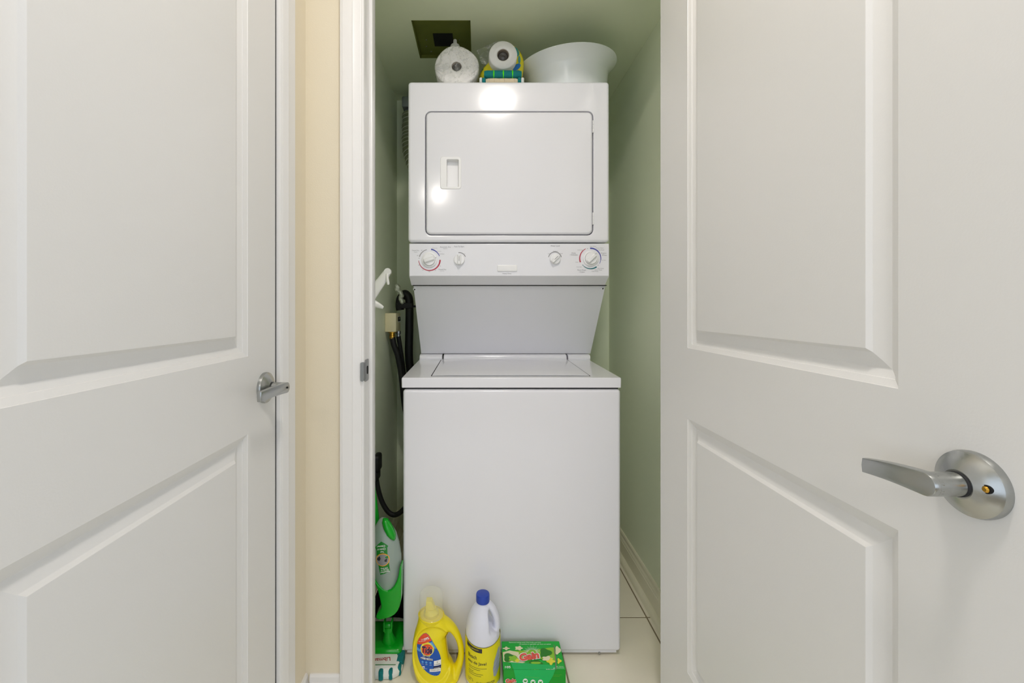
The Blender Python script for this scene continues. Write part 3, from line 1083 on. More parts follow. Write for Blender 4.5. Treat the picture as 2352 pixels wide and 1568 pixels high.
# kitchen roll in a yellow printed bag
r = empty('paper_towel_pack', (0.09, 1.64, TOP))
tag(r, 'paper towel roll in a torn yellow printed wrap, between the wrapped roll and the basin', 'paper towels')
rc = P(1155, 131, 1.545)
b = NB()
loops = []
for y, s in ((1.564, 0.80), (1.567, 0.93), (1.58, 1.0), (1.60, 1.0), (1.63, 0.95), (1.655, 0.8), (1.665, 0.5)):
    lp = []
    for k in range(40):
        t = 2 * PI * k / 40
        x = 0.083 + 0.078 * s * math.copysign(abs(math.cos(t)) ** 0.8, math.cos(t))
        z = TOP + 0.0955 + (0.095 if math.sin(t) < 0 else 0.094) * s * math.copysign(abs(math.sin(t)) ** 0.8, math.sin(t))
        x += 0.0035 * math.sin(5 * t + 20 * y)
        z += 0.003 * math.sin(4 * t + 31 * y)
        # narrower at the top
        if z > TOP + 0.085 and x < 0.10:
            x = 0.10 + (x - 0.10) * max(0.25, 1 - 0.75 * (z - TOP - 0.085) / 0.085)
        lp.append((x, y, max(z, TOP + 0.0006)))
    loops.append(lp)
loft(b, loops)
bag = obj('yellow_wrap', b, M_yellowbag, r, angle=60)
bagbv = bmesh.new()
bagbv.from_mesh(bag.data)
bv = BVHTree.FromBMesh(bagbv)


def on_bv(tree, off, y0=0.5):
    def fn(a, c):
        h = tree.ray_cast(Vector((a, y0, c)), Vector((0, 1, 0)))
        if h[0] is None:
            h = tree.find_nearest(Vector((a, y0 + 0.9, c)))
        return h[0] - Vector((0, off, 0))
    return fn


fb = on_bv(bv, 0.0012, 1.3)
b = NB()
for (px, py, rx, ry, rot, mi) in ((1184, 117, 8, 13, 0.5, 0), (1187, 153, 11, 6, 0.7, 1), (1106, 155, 5, 5, 0, 2), (1116, 172, 5, 3, 0.3, 2), (1193, 136, 3, 9, 0, 0)):
    c = P(px, py, 1.56)
    s = 1.56 / F
    pts = []
    for k in range(14):
        t = 2 * PI * k / 14
        x, z = rx * s * math.cos(t), ry * s * math.sin(t)
        pts.append((c.x + x * math.cos(rot) - z * math.sin(rot), c.z + x * math.sin(rot) + z * math.cos(rot)))
    put_patch(b, pts, fb, mi, 3)
obj('leaf_print', b, [M_tealprint, M_blueprint, M_greenprint], bag)
bagbv.free()
roll(r, (rc.x, 1.530, rc.z), 0.0500, 0.12, 0.0205, None, 0.12)
# loose clear film on the left of the roll
b = NB()
tip = P(1099, 128, 1.55)
loops = []
for k in range(7):
    t = k / 6
    lp = []
    for j in range(13):
        a = math.radians(95 + 130 * j / 12)
        q0 = Vector((rc.x + 0.051 * math.cos(a), 1.535 + 0.004 * math.sin(7 * j), rc.z + 0.051 * math.sin(a)))
        q1 = tip + Vector((0.010 * math.sin(a - 2.6), 0.0, 0.026 * math.sin(2.75 - a)))
        w = q0.lerp(q1, t)
        w += Vector((0.002 * math.sin(3.3 * j + 5 * t), -0.004 * math.sin(2.1 * j + 4 * t), 0.003 * math.cos(2.7 * j + 3 * t))) * (1 if 0 < k else 0)
        lp.append(w)
    loops.append(lp)
loft(b, loops, closed=False)
obj('clear_film', b, M_film, r, angle=80)
settle(r)

# rolled teal microfibre cloth with lime stripes
YC = 1.515
cx0, cx1 = (1112 - VX) * YC / F, (1198 - VX) * YC / F
zlo = TOP + 0.0275
r = empty('rolled_cloth', ((cx0 + cx1) / 2, YC, zlo))
tag(r, 'rolled teal cloth with three lime stripes under the paper towel roll', 'cloth')


def flat_roll(b, x0, x1, y, z0, ry, rz, n=10, wob=0.0, m=20):
    loops = []
    for i in range(n + 1):
        x = x0 + (x1 - x0) * i / n
        s = 0.86 if i in (0, n) else 1
        loops.append([(x, y + ry * s * math.copysign(abs(math.cos(2 * PI * k / m)) ** 0.75, math.cos(2 * PI * k / m)) * (1 + wob * math.sin(i * 2.3 + k)),
                       z0 + rz + rz * s * math.copysign(abs(math.sin(2 * PI * k / m)) ** 0.75, math.sin(2 * PI * k / m)) * (1 + wob * math.sin(i * 1.7 + 2 * k))) for k in range(m)])
    loft(b, loops)


b = NB()
flat_roll(b, cx0, cx1, YC + 0.012, zlo, 0.022, 0.0145, 12, 0.03)
cl = obj('cloth_body', b, M_tealcloth, r, angle=60)
for px in (1134, 1156, 1177):
    b = NB()
    xs = (px - VX) * YC / F
    flat_roll(b, xs - 0.0052, xs + 0.0052, YC + 0.012, zlo - 0.0006, 0.0232, 0.0152, 2, 0.0)
    obj('stripe', b, M_limecloth, cl, angle=60)
settle(r)
# folded striped tea towel below it
tx0, tx1 = (1101 - VX) * YC / F, (1203 - VX) * YC / F
r = empty('folded_tea_towel', ((tx0 + tx1) / 2, YC, TOP))
tag(r, 'folded tan striped tea towel with teal ends lying under the rolled cloth', 'towel')
b = NB()
flat_roll(b, tx0 + 0.02, tx1 - 0.018, YC + 0.014, TOP + 0.0008, 0.028, 0.0132, 10, 0.02)
tw = obj('towel_body', b, M_tancloth, r, angle=60)
for k in range(6):
    b = NB()
    xs = tx0 + 0.034 + k * 0.0175
    flat_roll(b, xs - 0.0022, xs + 0.0022, YC + 0.014, TOP + 0.0006, 0.0284, 0.01345, 2)
    obj('stripe', b, M_browncloth, tw)
for x0_, x1_, m_ in ((tx0 + 0.009, tx0 + 0.022, M_tealcloth), (tx0, tx0 + 0.010, M_whitecloth), (tx1 - 0.022, tx1 - 0.009, M_tealcloth), (tx1 - 0.011, tx1, M_whitecloth)):
    b = NB()
    flat_roll(b, x0_, x1_, YC + 0.013, TOP + 0.0008, 0.030, 0.0142, 3, 0.04)
    obj('towel_end', b, m_, r, angle=60)
settle(r)

# white basin
r = empty('basin', (0.338, 1.672, TOP + 0.0005))
tag(r, 'wide white plastic basin with flared rim, rightmost on top of the dryer', 'basin')
b = NB()
prof = [(0.002, 0.004), (0.128, 0.002), (0.134, 0.0), (0.140, 0.001), (0.144, 0.006), (0.1465, 0.02), (0.1505, 0.07), (0.1535, 0.105), (0.1570, 0.119), (0.1680, 0.136), (0.1845, 0.1575),
        (0.1868, 0.1590), (0.1866, 0.1612), (0.1838, 0.1612), (0.166, 0.139), (0.154, 0.121), (0.150, 0.105), (0.147, 0.07), (0.143, 0.02), (0.139, 0.008), (0.002, 0.008)]
prof = [(a, c * 0.79) for a, c in prof]
lathe(b, prof, (0, 0, 0), (0, 0, 1), 72)
bo = obj('basin_shell', b, M_basin, r, angle=45)
r.rotation_euler = (math.radians(3.2), math.radians(-3.4), 0)
r.location = (0.340, 1.674, TOP + 0.0165)

# ------------------------------------------------------------------ left side of the closet
# dryer exhaust duct
r = empty('exhaust_duct', (-0.30, 2.03, CH + 0.5))
tag(r, 'crumpled silver flexible exhaust duct beside the dryer near the ceiling', 'duct')
path = spline([(-0.296, 2.05, CH + 0.905), (-0.298, 2.05, CH + 0.82), (-0.296, 2.05, CH + 0.745), (-0.272, 2.05, CH + 0.665), (-0.235, 2.05, CH + 0.59), (-0.18, 2.055, CH + 0.52)], 14)
rads = [0.062 + 0.0045 * math.sin(i * 2.1) + (0.003 if i % 9 == 0 else 0) for i in range(len(path))]
fine, fr = [], []
for i in range(len(path) - 1):
    for k in range(4):
        fine.append(path[i].lerp(path[i + 1], k / 4))
L = 0.0
for i, p in enumerate(fine):
    if i:
        L += (p - fine[i - 1]).length
    fr.append(0.0600 + 0.004 * (0.5 + 0.5 * math.sin(L * 2 * PI / 0.0125)) + (0.0015 * math.sin(L * 2 * PI / 0.05)))
b = NB()
tube(b, fine, fr, 28, cap=False)
obj('corrugated_hose', b, M_foil, r, angle=25)
for i in range(3, len(path) - 6, 3):
    d = (path[i + 1] - path[i - 1]).normalized()
    b = NB()
    lathe(b, [(0.0630, -0.0016), (0.0652, 0.0), (0.0630, 0.0016)], path[i], d, 28, False, False)
    obj('duct_rib', b, M_rib, r)  # added pale rings: highlights of the ridges put into the colour
b = NB()
lathe(b, [(0.058, 0), (0.058, 0.035), (0.060, 0.037), (0.058, 0.040)], (-0.293, 2.05, CH + 0.895), (0, 0, 1), 32)
box(b, -0.352, -0.225, 1.985, 2.12, CH + 0.915, CH + 0.965, 0.006)
obj('collar', b, M_galv, r)
settle(r)

# cream shut-off valve box
r = empty('valve_box', (-0.375, 1.91, CH - 0.065))
tag(r, 'cream washer valve box on the closet left wall with brass fittings below', 'valve box')
b = NB()
box(b, CXL + 0.0005, -0.352, 1.85, 1.955, CH - 0.104, CH - 0.024, 0.003)
box(b, CXL + 0.0005, -0.3545, 1.955, 1.965, CH - 0.098, CH - 0.034, 0.003)
vb = obj('box_body', b, M_creambox, r)
b = NB()
prism(b, rrect(1.893, 1.945, CH - 0.060, CH - 0.041, 0.003, 3), lambda a, c, d: Vector((d, a, c)), -0.3525, -0.3505)
lb_ = obj('dark_label', b, M_hole, vb)
lb_['label'] = 'small black square label'
b = NB()
put_text(b, 'T', 1.919, CH - 0.0505, 0.020, 0.010, lambda a, c: Vector((-0.3502, a, c)), bold=0.01)
box(b, -0.3512, -0.3503, 1.889, 1.949, CH - 0.0405, CH - 0.0385)
box(b, -0.3512, -0.3503, 1.889, 1.949, CH - 0.0645, CH - 0.0605)
obj('label_print', b, M_white, vb)
b = NB()
lathe(b, [(0.0185, 0), (0.0185, 0.004), (0.011, 0.006), (0.011, 0.016), (0.0125, 0.017), (0.0125, 0.030)], (-0.374, 1.88, CH - 0.1035), (0, 0, -1), 12)
obj('brass_fitting', b, M_brass, r, angle=25)
b = NB()
lathe(b, [(0.011, 0), (0.011, 0.012), (0.0085, 0.014), (0.0085, 0.028)], (-0.356, 1.925, CH - 0.1035), (0, 0, -1), 12)
obj('steel_fitting', b, M_steel, r, angle=25)
settle(r)
# supply hoses
b = NB()
tube(b, spline([(-0.374, 1.88, CH - 0.128), (-0.366, 1.882, CH - 0.165), (-0.352, 1.89, CH - 0.21), (-0.338, 1.90, CH - 0.30), (-0.325, 1.92, CH - 0.45), (-0.30, 1.98, CH - 0.6)], 8), 0.0125, 14)
tag(obj('supply_hose', b, M_black), 'black supply hose hanging from the brass fitting of the valve box', 'hose', 'washer hoses')
b = NB()
tube(b, spline([(-0.356, 1.925, CH - 0.127), (-0.350, 1.93, CH - 0.17), (-0.341, 1.945, CH - 0.25), (-0.334, 1.96, CH - 0.33), (-0.325, 1.985, CH - 0.46), (-0.29, 2.03, CH - 0.62)], 8), 0.0100, 14)
tag(obj('supply_hose', b, M_black), 'thinner black supply hose hanging from the steel fitting of the valve box', 'hose', 'washer hoses')
# drain hose looping over at the standpipe
r = empty('drain_hose', (-0.325, 1.99, CH - 0.7))
tag(r, 'thick black drain hose looping over a crumpled silver clamp by the back corner', 'hose', 'washer hoses')
b = NB()
Y_ = 1.985
hp = spline([(-0.359, Y_, CH - 0.012), (-0.362, Y_, CH + 0.014), (-0.357, Y_, CH + 0.042), (-0.338, Y_, CH + 0.062), (-0.320, Y_, CH + 0.044), (-0.3165, Y_, CH + 0.0), (-0.3175, Y_, CH - 0.10), (-0.3190, Y_, CH - 0.22),
             (-0.312, Y_ + 0.005, CH - 0.30), (-0.300, Y_ + 0.01, CH - 0.38), (-0.285, Y_ + 0.02, CH - 0.55), (-0.27, Y_ + 0.04, CH - 0.75)], 10)
tube(b, hp, 0.0185, 16)
obj('hose_body', b, M_black, r)
b = NB()
box(b, -0.372, -0.300, Y_ - 0.020, Y_ + 0.02, CH - 0.004, CH + 0.022, 0.004)
box(b, -0.304, -0.286, Y_ - 0.012, Y_ + 0.012, CH + 0.000, CH + 0.010, 0.003)
obj('hose_bracket', b, M_black, r)
b = NB()
for k in range(11):
    a = k * 0.75
    bmesh.ops.create_icosphere(b, subdivisions=1, radius=0.0105 + 0.003 * random.random(),
                               matrix=Matrix.Translation((-0.348 + 0.014 * math.cos(a * 1.7) * random.random() - 0.0035 * max(0, k - 4), Y_ - 0.022, CH + 0.024 + 0.0072 * k)))
obj('silver_clamp', remesh(b, 0.0028, 1), mat('crumpled_silver', rgb(214, 218, 204), 0.18, metal=0.5, bump=1.0, bscale=220), r, angle=20)
settle(r)

# white wall hook near the doorway
r = empty('wall_hook', (CXL, 1.42, CH + 0.03))
tag(r, 'white plastic wall hook with two arms just inside the closet doorway', 'hook')
b = NB()
prism(b, rrect(1.395, 1.475, CH - 0.05, CH + 0.10, 0.012, 4), lambda a, c, d: Vector((d, a, c)), CXL + 0.0005, CXL + 0.008, 0.002)
obj('back_plate', b, M_whiteplastic, r)
b = NB()
pa = [(-0.394, 1.45, CH - 0.008), (-0.352, 1.45, CH + 0.052), (-0.325, 1.45, CH + 0.088), (-0.309, 1.45, CH + 0.112), (-0.3035, 1.45, CH + 0.120)]
tube(b, spline(pa, 5), [0.021 - 0.0105 * i / 20 for i in range(21)], 14, 0.55)
lathe(b, [(0.0115, -0.007), (0.0125, 0), (0.0115, 0.007)], (-0.3035, 1.45, CH + 0.119), (0, -1, 0), 20)
tube(b, spline([(-0.304, 1.443, CH + 0.112), (-0.3035, 1.441, CH + 0.10), (-0.3005, 1.441, CH + 0.082), (-0.2995, 1.442, CH + 0.076)], 5), [0.0035 + 0.0014 * math.sin(PI * i / 15) for i in range(16)], 10)
obj('upper_arm', b, M_whiteplastic, r, angle=50)
b = NB()
tube(b, spline([(-0.394, 1.45, CH + 0.026), (-0.356, 1.45, CH + 0.016), (-0.332, 1.45, CH + 0.006), (-0.3185, 1.45, CH - 0.001)], 5), [0.0165 - 0.012 * i / 15 for i in range(16)], 14, 0.6)
obj('lower_arm', b, M_whiteplastic, r, angle=50)
settle(r)

# black dryer cord
r = empty('power_cable', (CXL, 1.66, CH - 0.6))
tag(r, 'thick black power cable with plug drooping from the closet left wall to the appliance', 'cable')
b = NB()
box(b, CXL + 0.0006, -0.374, 1.63, 1.69, CH - 0.622, CH - 0.558, 0.01, 3)
box(b, CXL + 0.0006, -0.379, 1.635, 1.685, CH - 0.655, CH - 0.615, 0.008, 3)
obj('plug', b, M_black, r)
b = NB()
tube(b, spline([P(864, 1092, 1.66), P(867, 1115, 1.66), P(876, 1148, 1.655), P(890, 1173, 1.65), P(905, 1182, 1.65), P(922, 1174, 1.66), P(940, 1150, 1.75), P(955, 1120, 2.07)], 8), 0.0092, 14)
obj('cable_body', b, M_black, r)
settle(r)

# ------------------------------------------------------------------ spray mop
YM = 1.335
r = empty('spray_mop', (-0.30, 1.37, 0))
tag(r, 'green spray mop with clear tank standing left of the washer', 'mop')
mp = lambda px, py, d=YM: P(px, py, d)
# pad on the floor: white microfibre, teal bars along its edge
PX0, PX1, PY0, PY1 = -0.384, -0.2405, 1.274, 1.50
b = NB()
pl = [(x + (0.012 if y < 1.345 and x > -0.32 else 0) * min(1, (x + 0.32) / 0.05), y) for x, y in rrect(PX0, PX1, PY0, PY1, 0.035, 8)]
loops = []
for z, i in ((0.001, 0.004), (0.006, 0.0), (0.018, -0.001), (0.027, 0.003), (0.031, 0.010)):
    cx, cy = (PX0 + PX1) / 2, (PY0 + PY1) / 2
    loops.append([(x + (i if x < cx else -i), y + (i if y < cy else -i), z) for x, y in pl])
loft(b, loops)
pad = obj('mop_pad', b, M_whitecloth, r, angle=60)
ptsl = [(x, y) for x, y in pl]
for (ax, ay, ex, ey) in ((-0.318, PY0 - 0.0012, 0.007, 0), (-0.287, PY0 - 0.0012, 0.007, 0), (-0.259, PY0 + 0.0015, 0.006, 0), (-0.236, PY0 + 0.020, 0.005, 0.004), (-0.349, PY0 - 0.001, 0.007, 0)):
    b = NB()
    for (dx0, dx1) in ((-ex, ex),):
        box(b, ax + dx0, ax + dx1, ay - ey - 0.0032, ay + 0.014, 0.002, 0.0300, 0.004, 2)
    obj('teal_bar', b, M_tealcloth, pad)
b = NB()
box(b, PX1 - 0.012, PX1 + 0.0125, PY0 + 0.030, 1.352, 0.004, 0.032, 0.005, 2)
obj('teal_edge', b, M_tealcloth, pad)
b = NB()
ft = lambda a, c: Vector((a, c, 0.0322))
put_rect(b, -0.345, -0.247, 1.292, 1.328, ft, 0, 2)
tagp = obj('pad_tag', b, M_white, pad)
b = NB()
put_rect(b, -0.345, -0.247, 1.291, 1.2935, lambda a, c: Vector((a, c, 0.0325)), 1, 1)
put_text(b, 'Libman', -0.292, 1.311, 0.052, 0.015, lambda a, c: Vector((a, c, 0.0326)), rot=PI + 0.12, bold=0.012, shear=-0.2)
obj('tag_lettering', b, [mat('tag_red', rgb(170, 24, 36), 0.6), M_labelgreen], pad)
# green plate
b = NB()
loops = []
pl = rrect(-0.378, -0.2380, 1.334, 1.462, 0.010, 4)
for z, i in ((0.0305, 0.0), (0.036, 0.0), (0.042, 0.004), (0.044, 0.012)):
    cx, cy = -0.306, 1.398
    loops.append([(x + (i if x < cx else -i), y + (i if y < cy else -i), z) for x, y in pl])
loft(b, loops)
obj('mop_plate', b, M_green, r, angle=40)
# joint
b = NB()
jc = mp(892, 1436, 1.36)
tube(b, [(jc.x, 1.372, 0.040), (jc.x, 1.365, 0.062), (jc.x, 1.36, 0.085), (jc.x, 1.358, jc.z)], [0.024, 0.016, 0.011, 0.010], 16)
for s in (-1, 1):
    box(b, jc.x + s * 0.0115 - 0.0025, jc.x + s * 0.0115 + 0.0025, 1.348, 1.372, jc.z - 0.012, jc.z + 0.018, 0.002)
box(b, jc.x - 0.012, jc.x + 0.012, 1.350, 1.372, jc.z - 0.018, jc.z - 0.004, 0.003)
lathe(b, [(0.0085, -0.0085), (0.0095, 0), (0.0085, 0.0085)], (jc.x, 1.355, jc.z + 0.006), (1, 0, 0), 20)
obj('swivel_joint', b, M_green, r, angle=40)
# cradle
b = NB()
ol = [(859, 1326), (865, 1337), (872, 1345), (881, 1353), (890, 1356), (898, 1354), (905, 1347), (911, 1336), (915, 1322), (918, 1302), (921, 1298), (922, 1306), (921.5, 1340), (920.5, 1378), (918, 1392),
      (913, 1403), (906, 1411), (898, 1416), (888, 1419), (876, 1422), (868, 1422), (863.5, 1417), (865, 1411), (871, 1403), (875, 1397), (876, 1392), (873, 1376), (868, 1355), (862, 1340)]
olw = []
for px, py in ol:
    q_ = mp(px, py, 1.318)
    olw.append((q_.x, q_.z))
prism(b, olw, lambda a, c, d: Vector((a, d, c)), 1.316, 1.352, 0)
obj('tank_cradle', remesh(b, 0.0018, 4), M_green, r, angle=80)
# tank
b = NB()
loops = []
secs = [(878, 1189, 3, 4), (880, 1193, 10, 12), (881, 1203, 17, 17), (883, 1222, 27, 24), (884, 1245, 33, 29), (886, 1275, 36, 32), (888, 1305, 34, 31), (889.5, 1326, 31, 27), (890, 1338, 26, 25), (890.5, 1347, 20, 24), (890.5, 1354, 12, 23), (890.5, 1359, 4, 22)]
for px, py, hw, hd in secs:
    c = mp(px, py, 1.352)
    s = 1.352 / F
    loops.append([(c.x + hw * s * math.cos(2 * PI * k / 28), 1.352 + hd * s * math.sin(2 * PI * k / 28), c.z) for k in range(28)])
loft(b, loops)
tank = obj('water_tank', b, M_tank, r, angle=60)
tb = bmesh.new()
tb.from_mesh(tank.data)
bmesh.ops.recalc_face_normals(tb, faces=tb.faces[:])
tbv = BVHTree.FromBMesh(tb)
ftk = on_bv(tbv, 0.0008, 1.0)
ftk2 = on_bv(tbv, 0.0014, 1.0)
tx = lambda px, py: ((px - VX) * 1.325 / F, CH + (VY - py) * 1.325 / F)
b = NB()
put_patch(b, [tx(*p) for p in ((862, 1254), (870, 1246), (877, 1240), (885, 1244), (893, 1250), (891, 1252), (892, 1270), (896, 1290), (898, 1305), (886, 1310), (876, 1313), (872, 1292), (867, 1268), (866, 1253))], ftk, 0, 5)
put_patch(b, [tx(px, py) for px, py in [(881.5 + 15.5 * math.cos(2 * PI * k / 24), 1278.5 - 14 * math.sin(2 * PI * k / 24)) for k in range(24)]], ftk2, 1, 4)
ftk3 = on_bv(tbv, 0.0019, 1.0)
put_patch(b, [tx(px, py) for px, py in [(881.5 + 13.8 * math.cos(2 * PI * k / 24), 1278.5 - 12.3 * math.sin(2 * PI * k / 24)) for k in range(24)]], ftk3, 2, 4)
ftk4 = on_bv(tbv, 0.0023, 1.0)
put_patch(b, [tx(*p) for p in ((869, 1275), (875, 1270), (877, 1276), (874, 1281), (869, 1279))], ftk4, 3, 2)
put_patch(b, [tx(*p) for p in ((886, 1278), (892, 1275), (891, 1283), (886, 1282))], ftk4, 3, 2)
put_patch(b, [tx(*p) for p in ((887, 1272), (893, 1270), (894, 1275), (888, 1275))], ftk4, 0, 2)
obj('tank_label', b, [M_labelgreen, M_orange, M_greyprint, M_dark], tank)
b = NB()
for s, px, py, w in (('Cleaner!', 877, 1250, 19), ('Choice of', 878, 1256, 19), ('Your', 880, 1261.5, 9), ('Off Stop', 885, 1297, 16), ('Fill Up or', 886, 1301, 18), ('Remember!', 886.5, 1306, 20)):
    a, c = tx(px, py)
    put_text(b, s, a, c, w * 1.325 / F, 4.2 * 1.325 / F, ftk2, rot=PI + 0.12, bold=0.012)
obj('label_lettering', b, M_white, tank)
tb.free()
# green tank lid
b = NB()
loops = []
for px, py, hw in ((881, 1190, 2), (884, 1195, 7.5), (890, 1208, 10), (897, 1222, 10), (903, 1232, 7.5), (906, 1239, 3)):
    c = mp(px, py, 1.334)
    s = 1.334 / F
    ux, uz = 0.866, 0.5
    loops.append([(c.x + hw * s * math.cos(2 * PI * k / 18) * ux, 1.334 + hw * 1.3 * s * math.sin(2 * PI * k / 18), c.z + hw * s * math.cos(2 * PI * k / 18) * uz) for k in range(18)])
loft(b, loops)
obj('tank_lid', b, M_green, r, angle=60)
# pole leaning against the left wall
b = NB()
tube(b, [mp(879, 1330, 1.395), mp(864, 1208, 1.385), mp(851, 1105, 1.378), (-0.3855, 1.37, 0.86)], [0.010, 0.0125, 0.0130, 0.0130], 18)
obj('pole', b, M_green, r)
settle(r)

# dark scrub brush behind the mop
r = empty('scrub_brush', (-0.31, 1.535, 0))
tag(r, 'black bristled scrub brush standing on its bristles behind the green mop', 'brush')
b = NB()
box(b, -0.352, -0.2435, 1.512, 1.562, 0.075, 0.16, 0.012, 3)
obj('brush_block', b, M_black, r)
b = NB()
for i in range(26):
    for j in range(5):
        x = -0.362 + 0.117 * i / 25
        y = 1.512 + 0.05 * j / 4
        dx = -0.010 * (1 - i / 12) if i < 12 else 0
        tube(b, [(x * 0.96 - 0.0122, y, 0.085), (x + dx * 0.6, y + 0.002 * math.sin(i), 0.05), (x + dx + 0.002 * math.sin(3 * i + j), y + 0.004 * math.cos(2 * i + j), 0.0015)], 0.0022, 5)
o = obj('bristles', b, M_black, r)
o['kind'] = 'stuff'
settle(r)

# ------------------------------------------------------------------ yellow detergent bottle
YB = 1.285
SB = YB / F
bx = lambda px: (px - VX) * SB
bz = lambda py: CH + (VY - py) * SB
r = empty('detergent_bottle', (bx(1005), YB, 0))
tag(r, 'yellow detergent bottle with clear cap and blue label on the floor by the washer', 'bottle')
b = NB()
# body sections: height, left, right, depth half
secs = [(0.002, 966, 1052, 0.036), (0.008, 962, 1056, 0.041), (1545, 955, 1046, 0.044), (1525, 950, 1041, 0.045), (1508, 947.5, 1031, 0.045), (1490, 947.5, 1028, 0.045), (1472, 948.5, 1026, 0.044), (1458, 951, 1024, 0.043), (1448, 953, 1030, 0.041),
        (1436, 957, 1034, 0.037), (1424, 960, 1027, 0.034), (1416, 961.5, 1021, 0.032), (1411, 962, 1019, 0.031)]
loops = []
for h, l, rr, dp in secs:
    z = h if h < 1 else bz(h)
    cx, hw = (bx(l) + bx(rr)) / 2, (bx(rr) - bx(l)) / 2
    loops.append([(cx + hw * math.copysign(abs(math.cos(2 * PI * k / 40)) ** 0.8, math.cos(2 * PI * k / 40)),
                   YB + dp * math.copysign(abs(math.sin(2 * PI * k / 40)) ** 0.8, math.sin(2 * PI * k / 40)), z) for k in range(40)])
loft(b, loops)
hpth = spline([(bx(1014), YB, bz(1424)), (bx(1034), YB, bz(1436)), (bx(1049), YB, bz(1455)), (bx(1058), YB, bz(1482)), (bx(1058.5), YB, bz(1507)), (bx(1052), YB, bz(1530)), (bx(1043), YB, bz(1550)), (bx(1030), YB, bz(1575))], 6)
tube(b, hpth, [0.0155 - 0.0068 * math.sin(PI * min(1, i / 36)) for i in range(len(hpth))], 16, 1.5)
bodyb = remesh(b, 0.0024, 4)
# pressed-in face round the label
for v in bodyb.verts:
    if v.co.y < YB - 0.01:
        u = (v.co.x - (993 - VX) * 1.245 / F) / (48 * 1.245 / F)
        w = (v.co.z - (CH + (VY - 1511) * 1.245 / F)) / (66 * 1.245 / F)
        d = math.sqrt(u ** 2 + w ** 2)
        k = max(0.0, min(1.0, (1.04 - d) / 0.13))
        k = k * k * (3 - 2 * k)
        v.co.y += 0.0095 * k
btl = obj('bottle_body', bodyb, M_tidey, r, angle=75)
tb = bmesh.new()
tb.from_mesh(btl.data)
bvt = BVHTree.FromBMesh(tb)
g = 1.245 / F                                     # the label lies about here in depth
lx = lambda px: (px - VX) * g
lz = lambda py: CH + (VY - py) * g
F1, F2, F3, F4 = (on_bv(bvt, o_, 1.0) for o_ in (0.0009, 0.0016, 0.0022, 0.0028))
z5 = lambda x, y: (lx(940 + x / 12.25), lz(1440 + y / 12.25))     # label drawn on a grid of 12.25 per unit
lab = [(455, 255), (380, 280), (310, 345), (250, 420), (215, 500), (200, 575), (195, 680), (205, 790), (225, 890), (265, 1010), (320, 1110), (395, 1210), (480, 1290), (580, 1355), (690, 1395), (770, 1400), (830, 1380),
       (870, 1330), (885, 1250), (890, 1120), (885, 980), (860, 870), (820, 760), (770, 660), (700, 540), (640, 440), (580, 350), (520, 285)]
b = NB()
put_patch(b, densify([z5(*p) for p in lab], 4), F1, 0, 26)
put_patch(b, densify([z5(*p) for p in ((455, 257), (380, 282), (310, 347), (250, 422), (215, 502), (202, 570), (300, 545), (420, 500), (540, 460), (625, 425), (578, 352), (518, 287))], 4), F2, 1, 16)
put_patch(b, [z5(*p) for p in ((640, 448), (700, 545), (765, 660), (690, 640), (600, 520), (560, 480))], F2, 2, 3)
put_patch(b, [z5(*p) for p in ((198, 640), (197, 720), (260, 740), (330, 735), (320, 690), (260, 660))], F2, 2, 3)
put_patch(b, [z5(500 + 195 * math.cos(2 * PI * k / 28), 655 - 190 * math.sin(2 * PI * k / 28)) for k in range(28)], F2, 3, 4)
put_patch(b, [z5(500 + 160 * math.cos(2 * PI * k / 28), 665 - 152 * math.sin(2 * PI * k / 28)) for k in range(28)], F3, 1, 4)
put_patch(b, [z5(505 + 120 * math.cos(2 * PI * k / 28), 700 - 112 * math.sin(2 * PI * k / 28)) for k in range(28)], F3, 3, 4) if False else None
put_rect(b, *[v for v in (z5(690, 0)[0], z5(885, 0)[0], z5(0, 1120)[1], z5(0, 980)[1])], F2, 4, 4)
put_rect(b, z5(675, 0)[0], z5(882, 0)[0], z5(0, 1195)[1], z5(0, 1135)[1], F2, 5, 4)
put_rect(b, z5(570, 0)[0], z5(880, 0)[0], z5(0, 1280)[1], z5(0, 1200)[1], F2, 4, 4)
for i, cx in enumerate((370, 475, 595)):
    put_patch(b, [z5(cx + 32 * math.cos(2 * PI * k / 14), 1010 + 8 * i - 34 * math.sin(2 * PI * k / 14)) for k in range(14)], F2, 6, 2)
put_patch(b, [z5(p[0], p[1]) for p in ((365, 1125), (430, 1125), (430, 1195), (365, 1190))], F2, 4, 2)
obj('front_label', b, [M_blue, M_redor, M_lblue, M_lyellow, M_white, M_navy, M_lblue], btl)


def lt(b, s, x, y, w, h, fn, rot=0.0, bold=0.0, shear=0.0, mi=0):
    a, c = z5(x, y)
    put_text(b, s, a, c, w / 12.25 * g, h / 12.25 * g, fn, rot, bold, shear, mi)


b = NB()
lt(b, 'Tide', 497, 675, 320, 210, F3, -0.04, 0.045, 0.10, 0)
lt(b, 'Tide', 495, 672, 300, 190, F4, -0.04, 0.03, 0.10, 1)
lt(b, 'SIMPLY', 480, 850, 208, 58, F3, -0.14, 0.035, 0, 0)
lt(b, 'SIMPLY', 480, 850, 186, 44, F4, -0.14, 0.012, 0, 1)
put_patch(b, [z5(*p) for p in ((315, 875), (480, 890), (655, 915), (650, 970), (480, 940), (320, 925))], F3, 0, 3)
lt(b, 'ALL IN ONE', 483, 920, 325, 48, F4, -0.13, 0.02, 0, 1)
F5_ = on_bv(bvt, 0.0045, 1.0)
lt(b, '99%', 482, 365, 140, 65, F5_, 0.38, 0.02, 0, 0)
lt(b, 'STAINS', 365, 395, 90, 28, F5_, 0.38, 0.0, 0, 0)
lt(b, 'NOW WITH MORE', 350, 440, 200, 24, F5_, 0.30, 0.0, 0, 0)
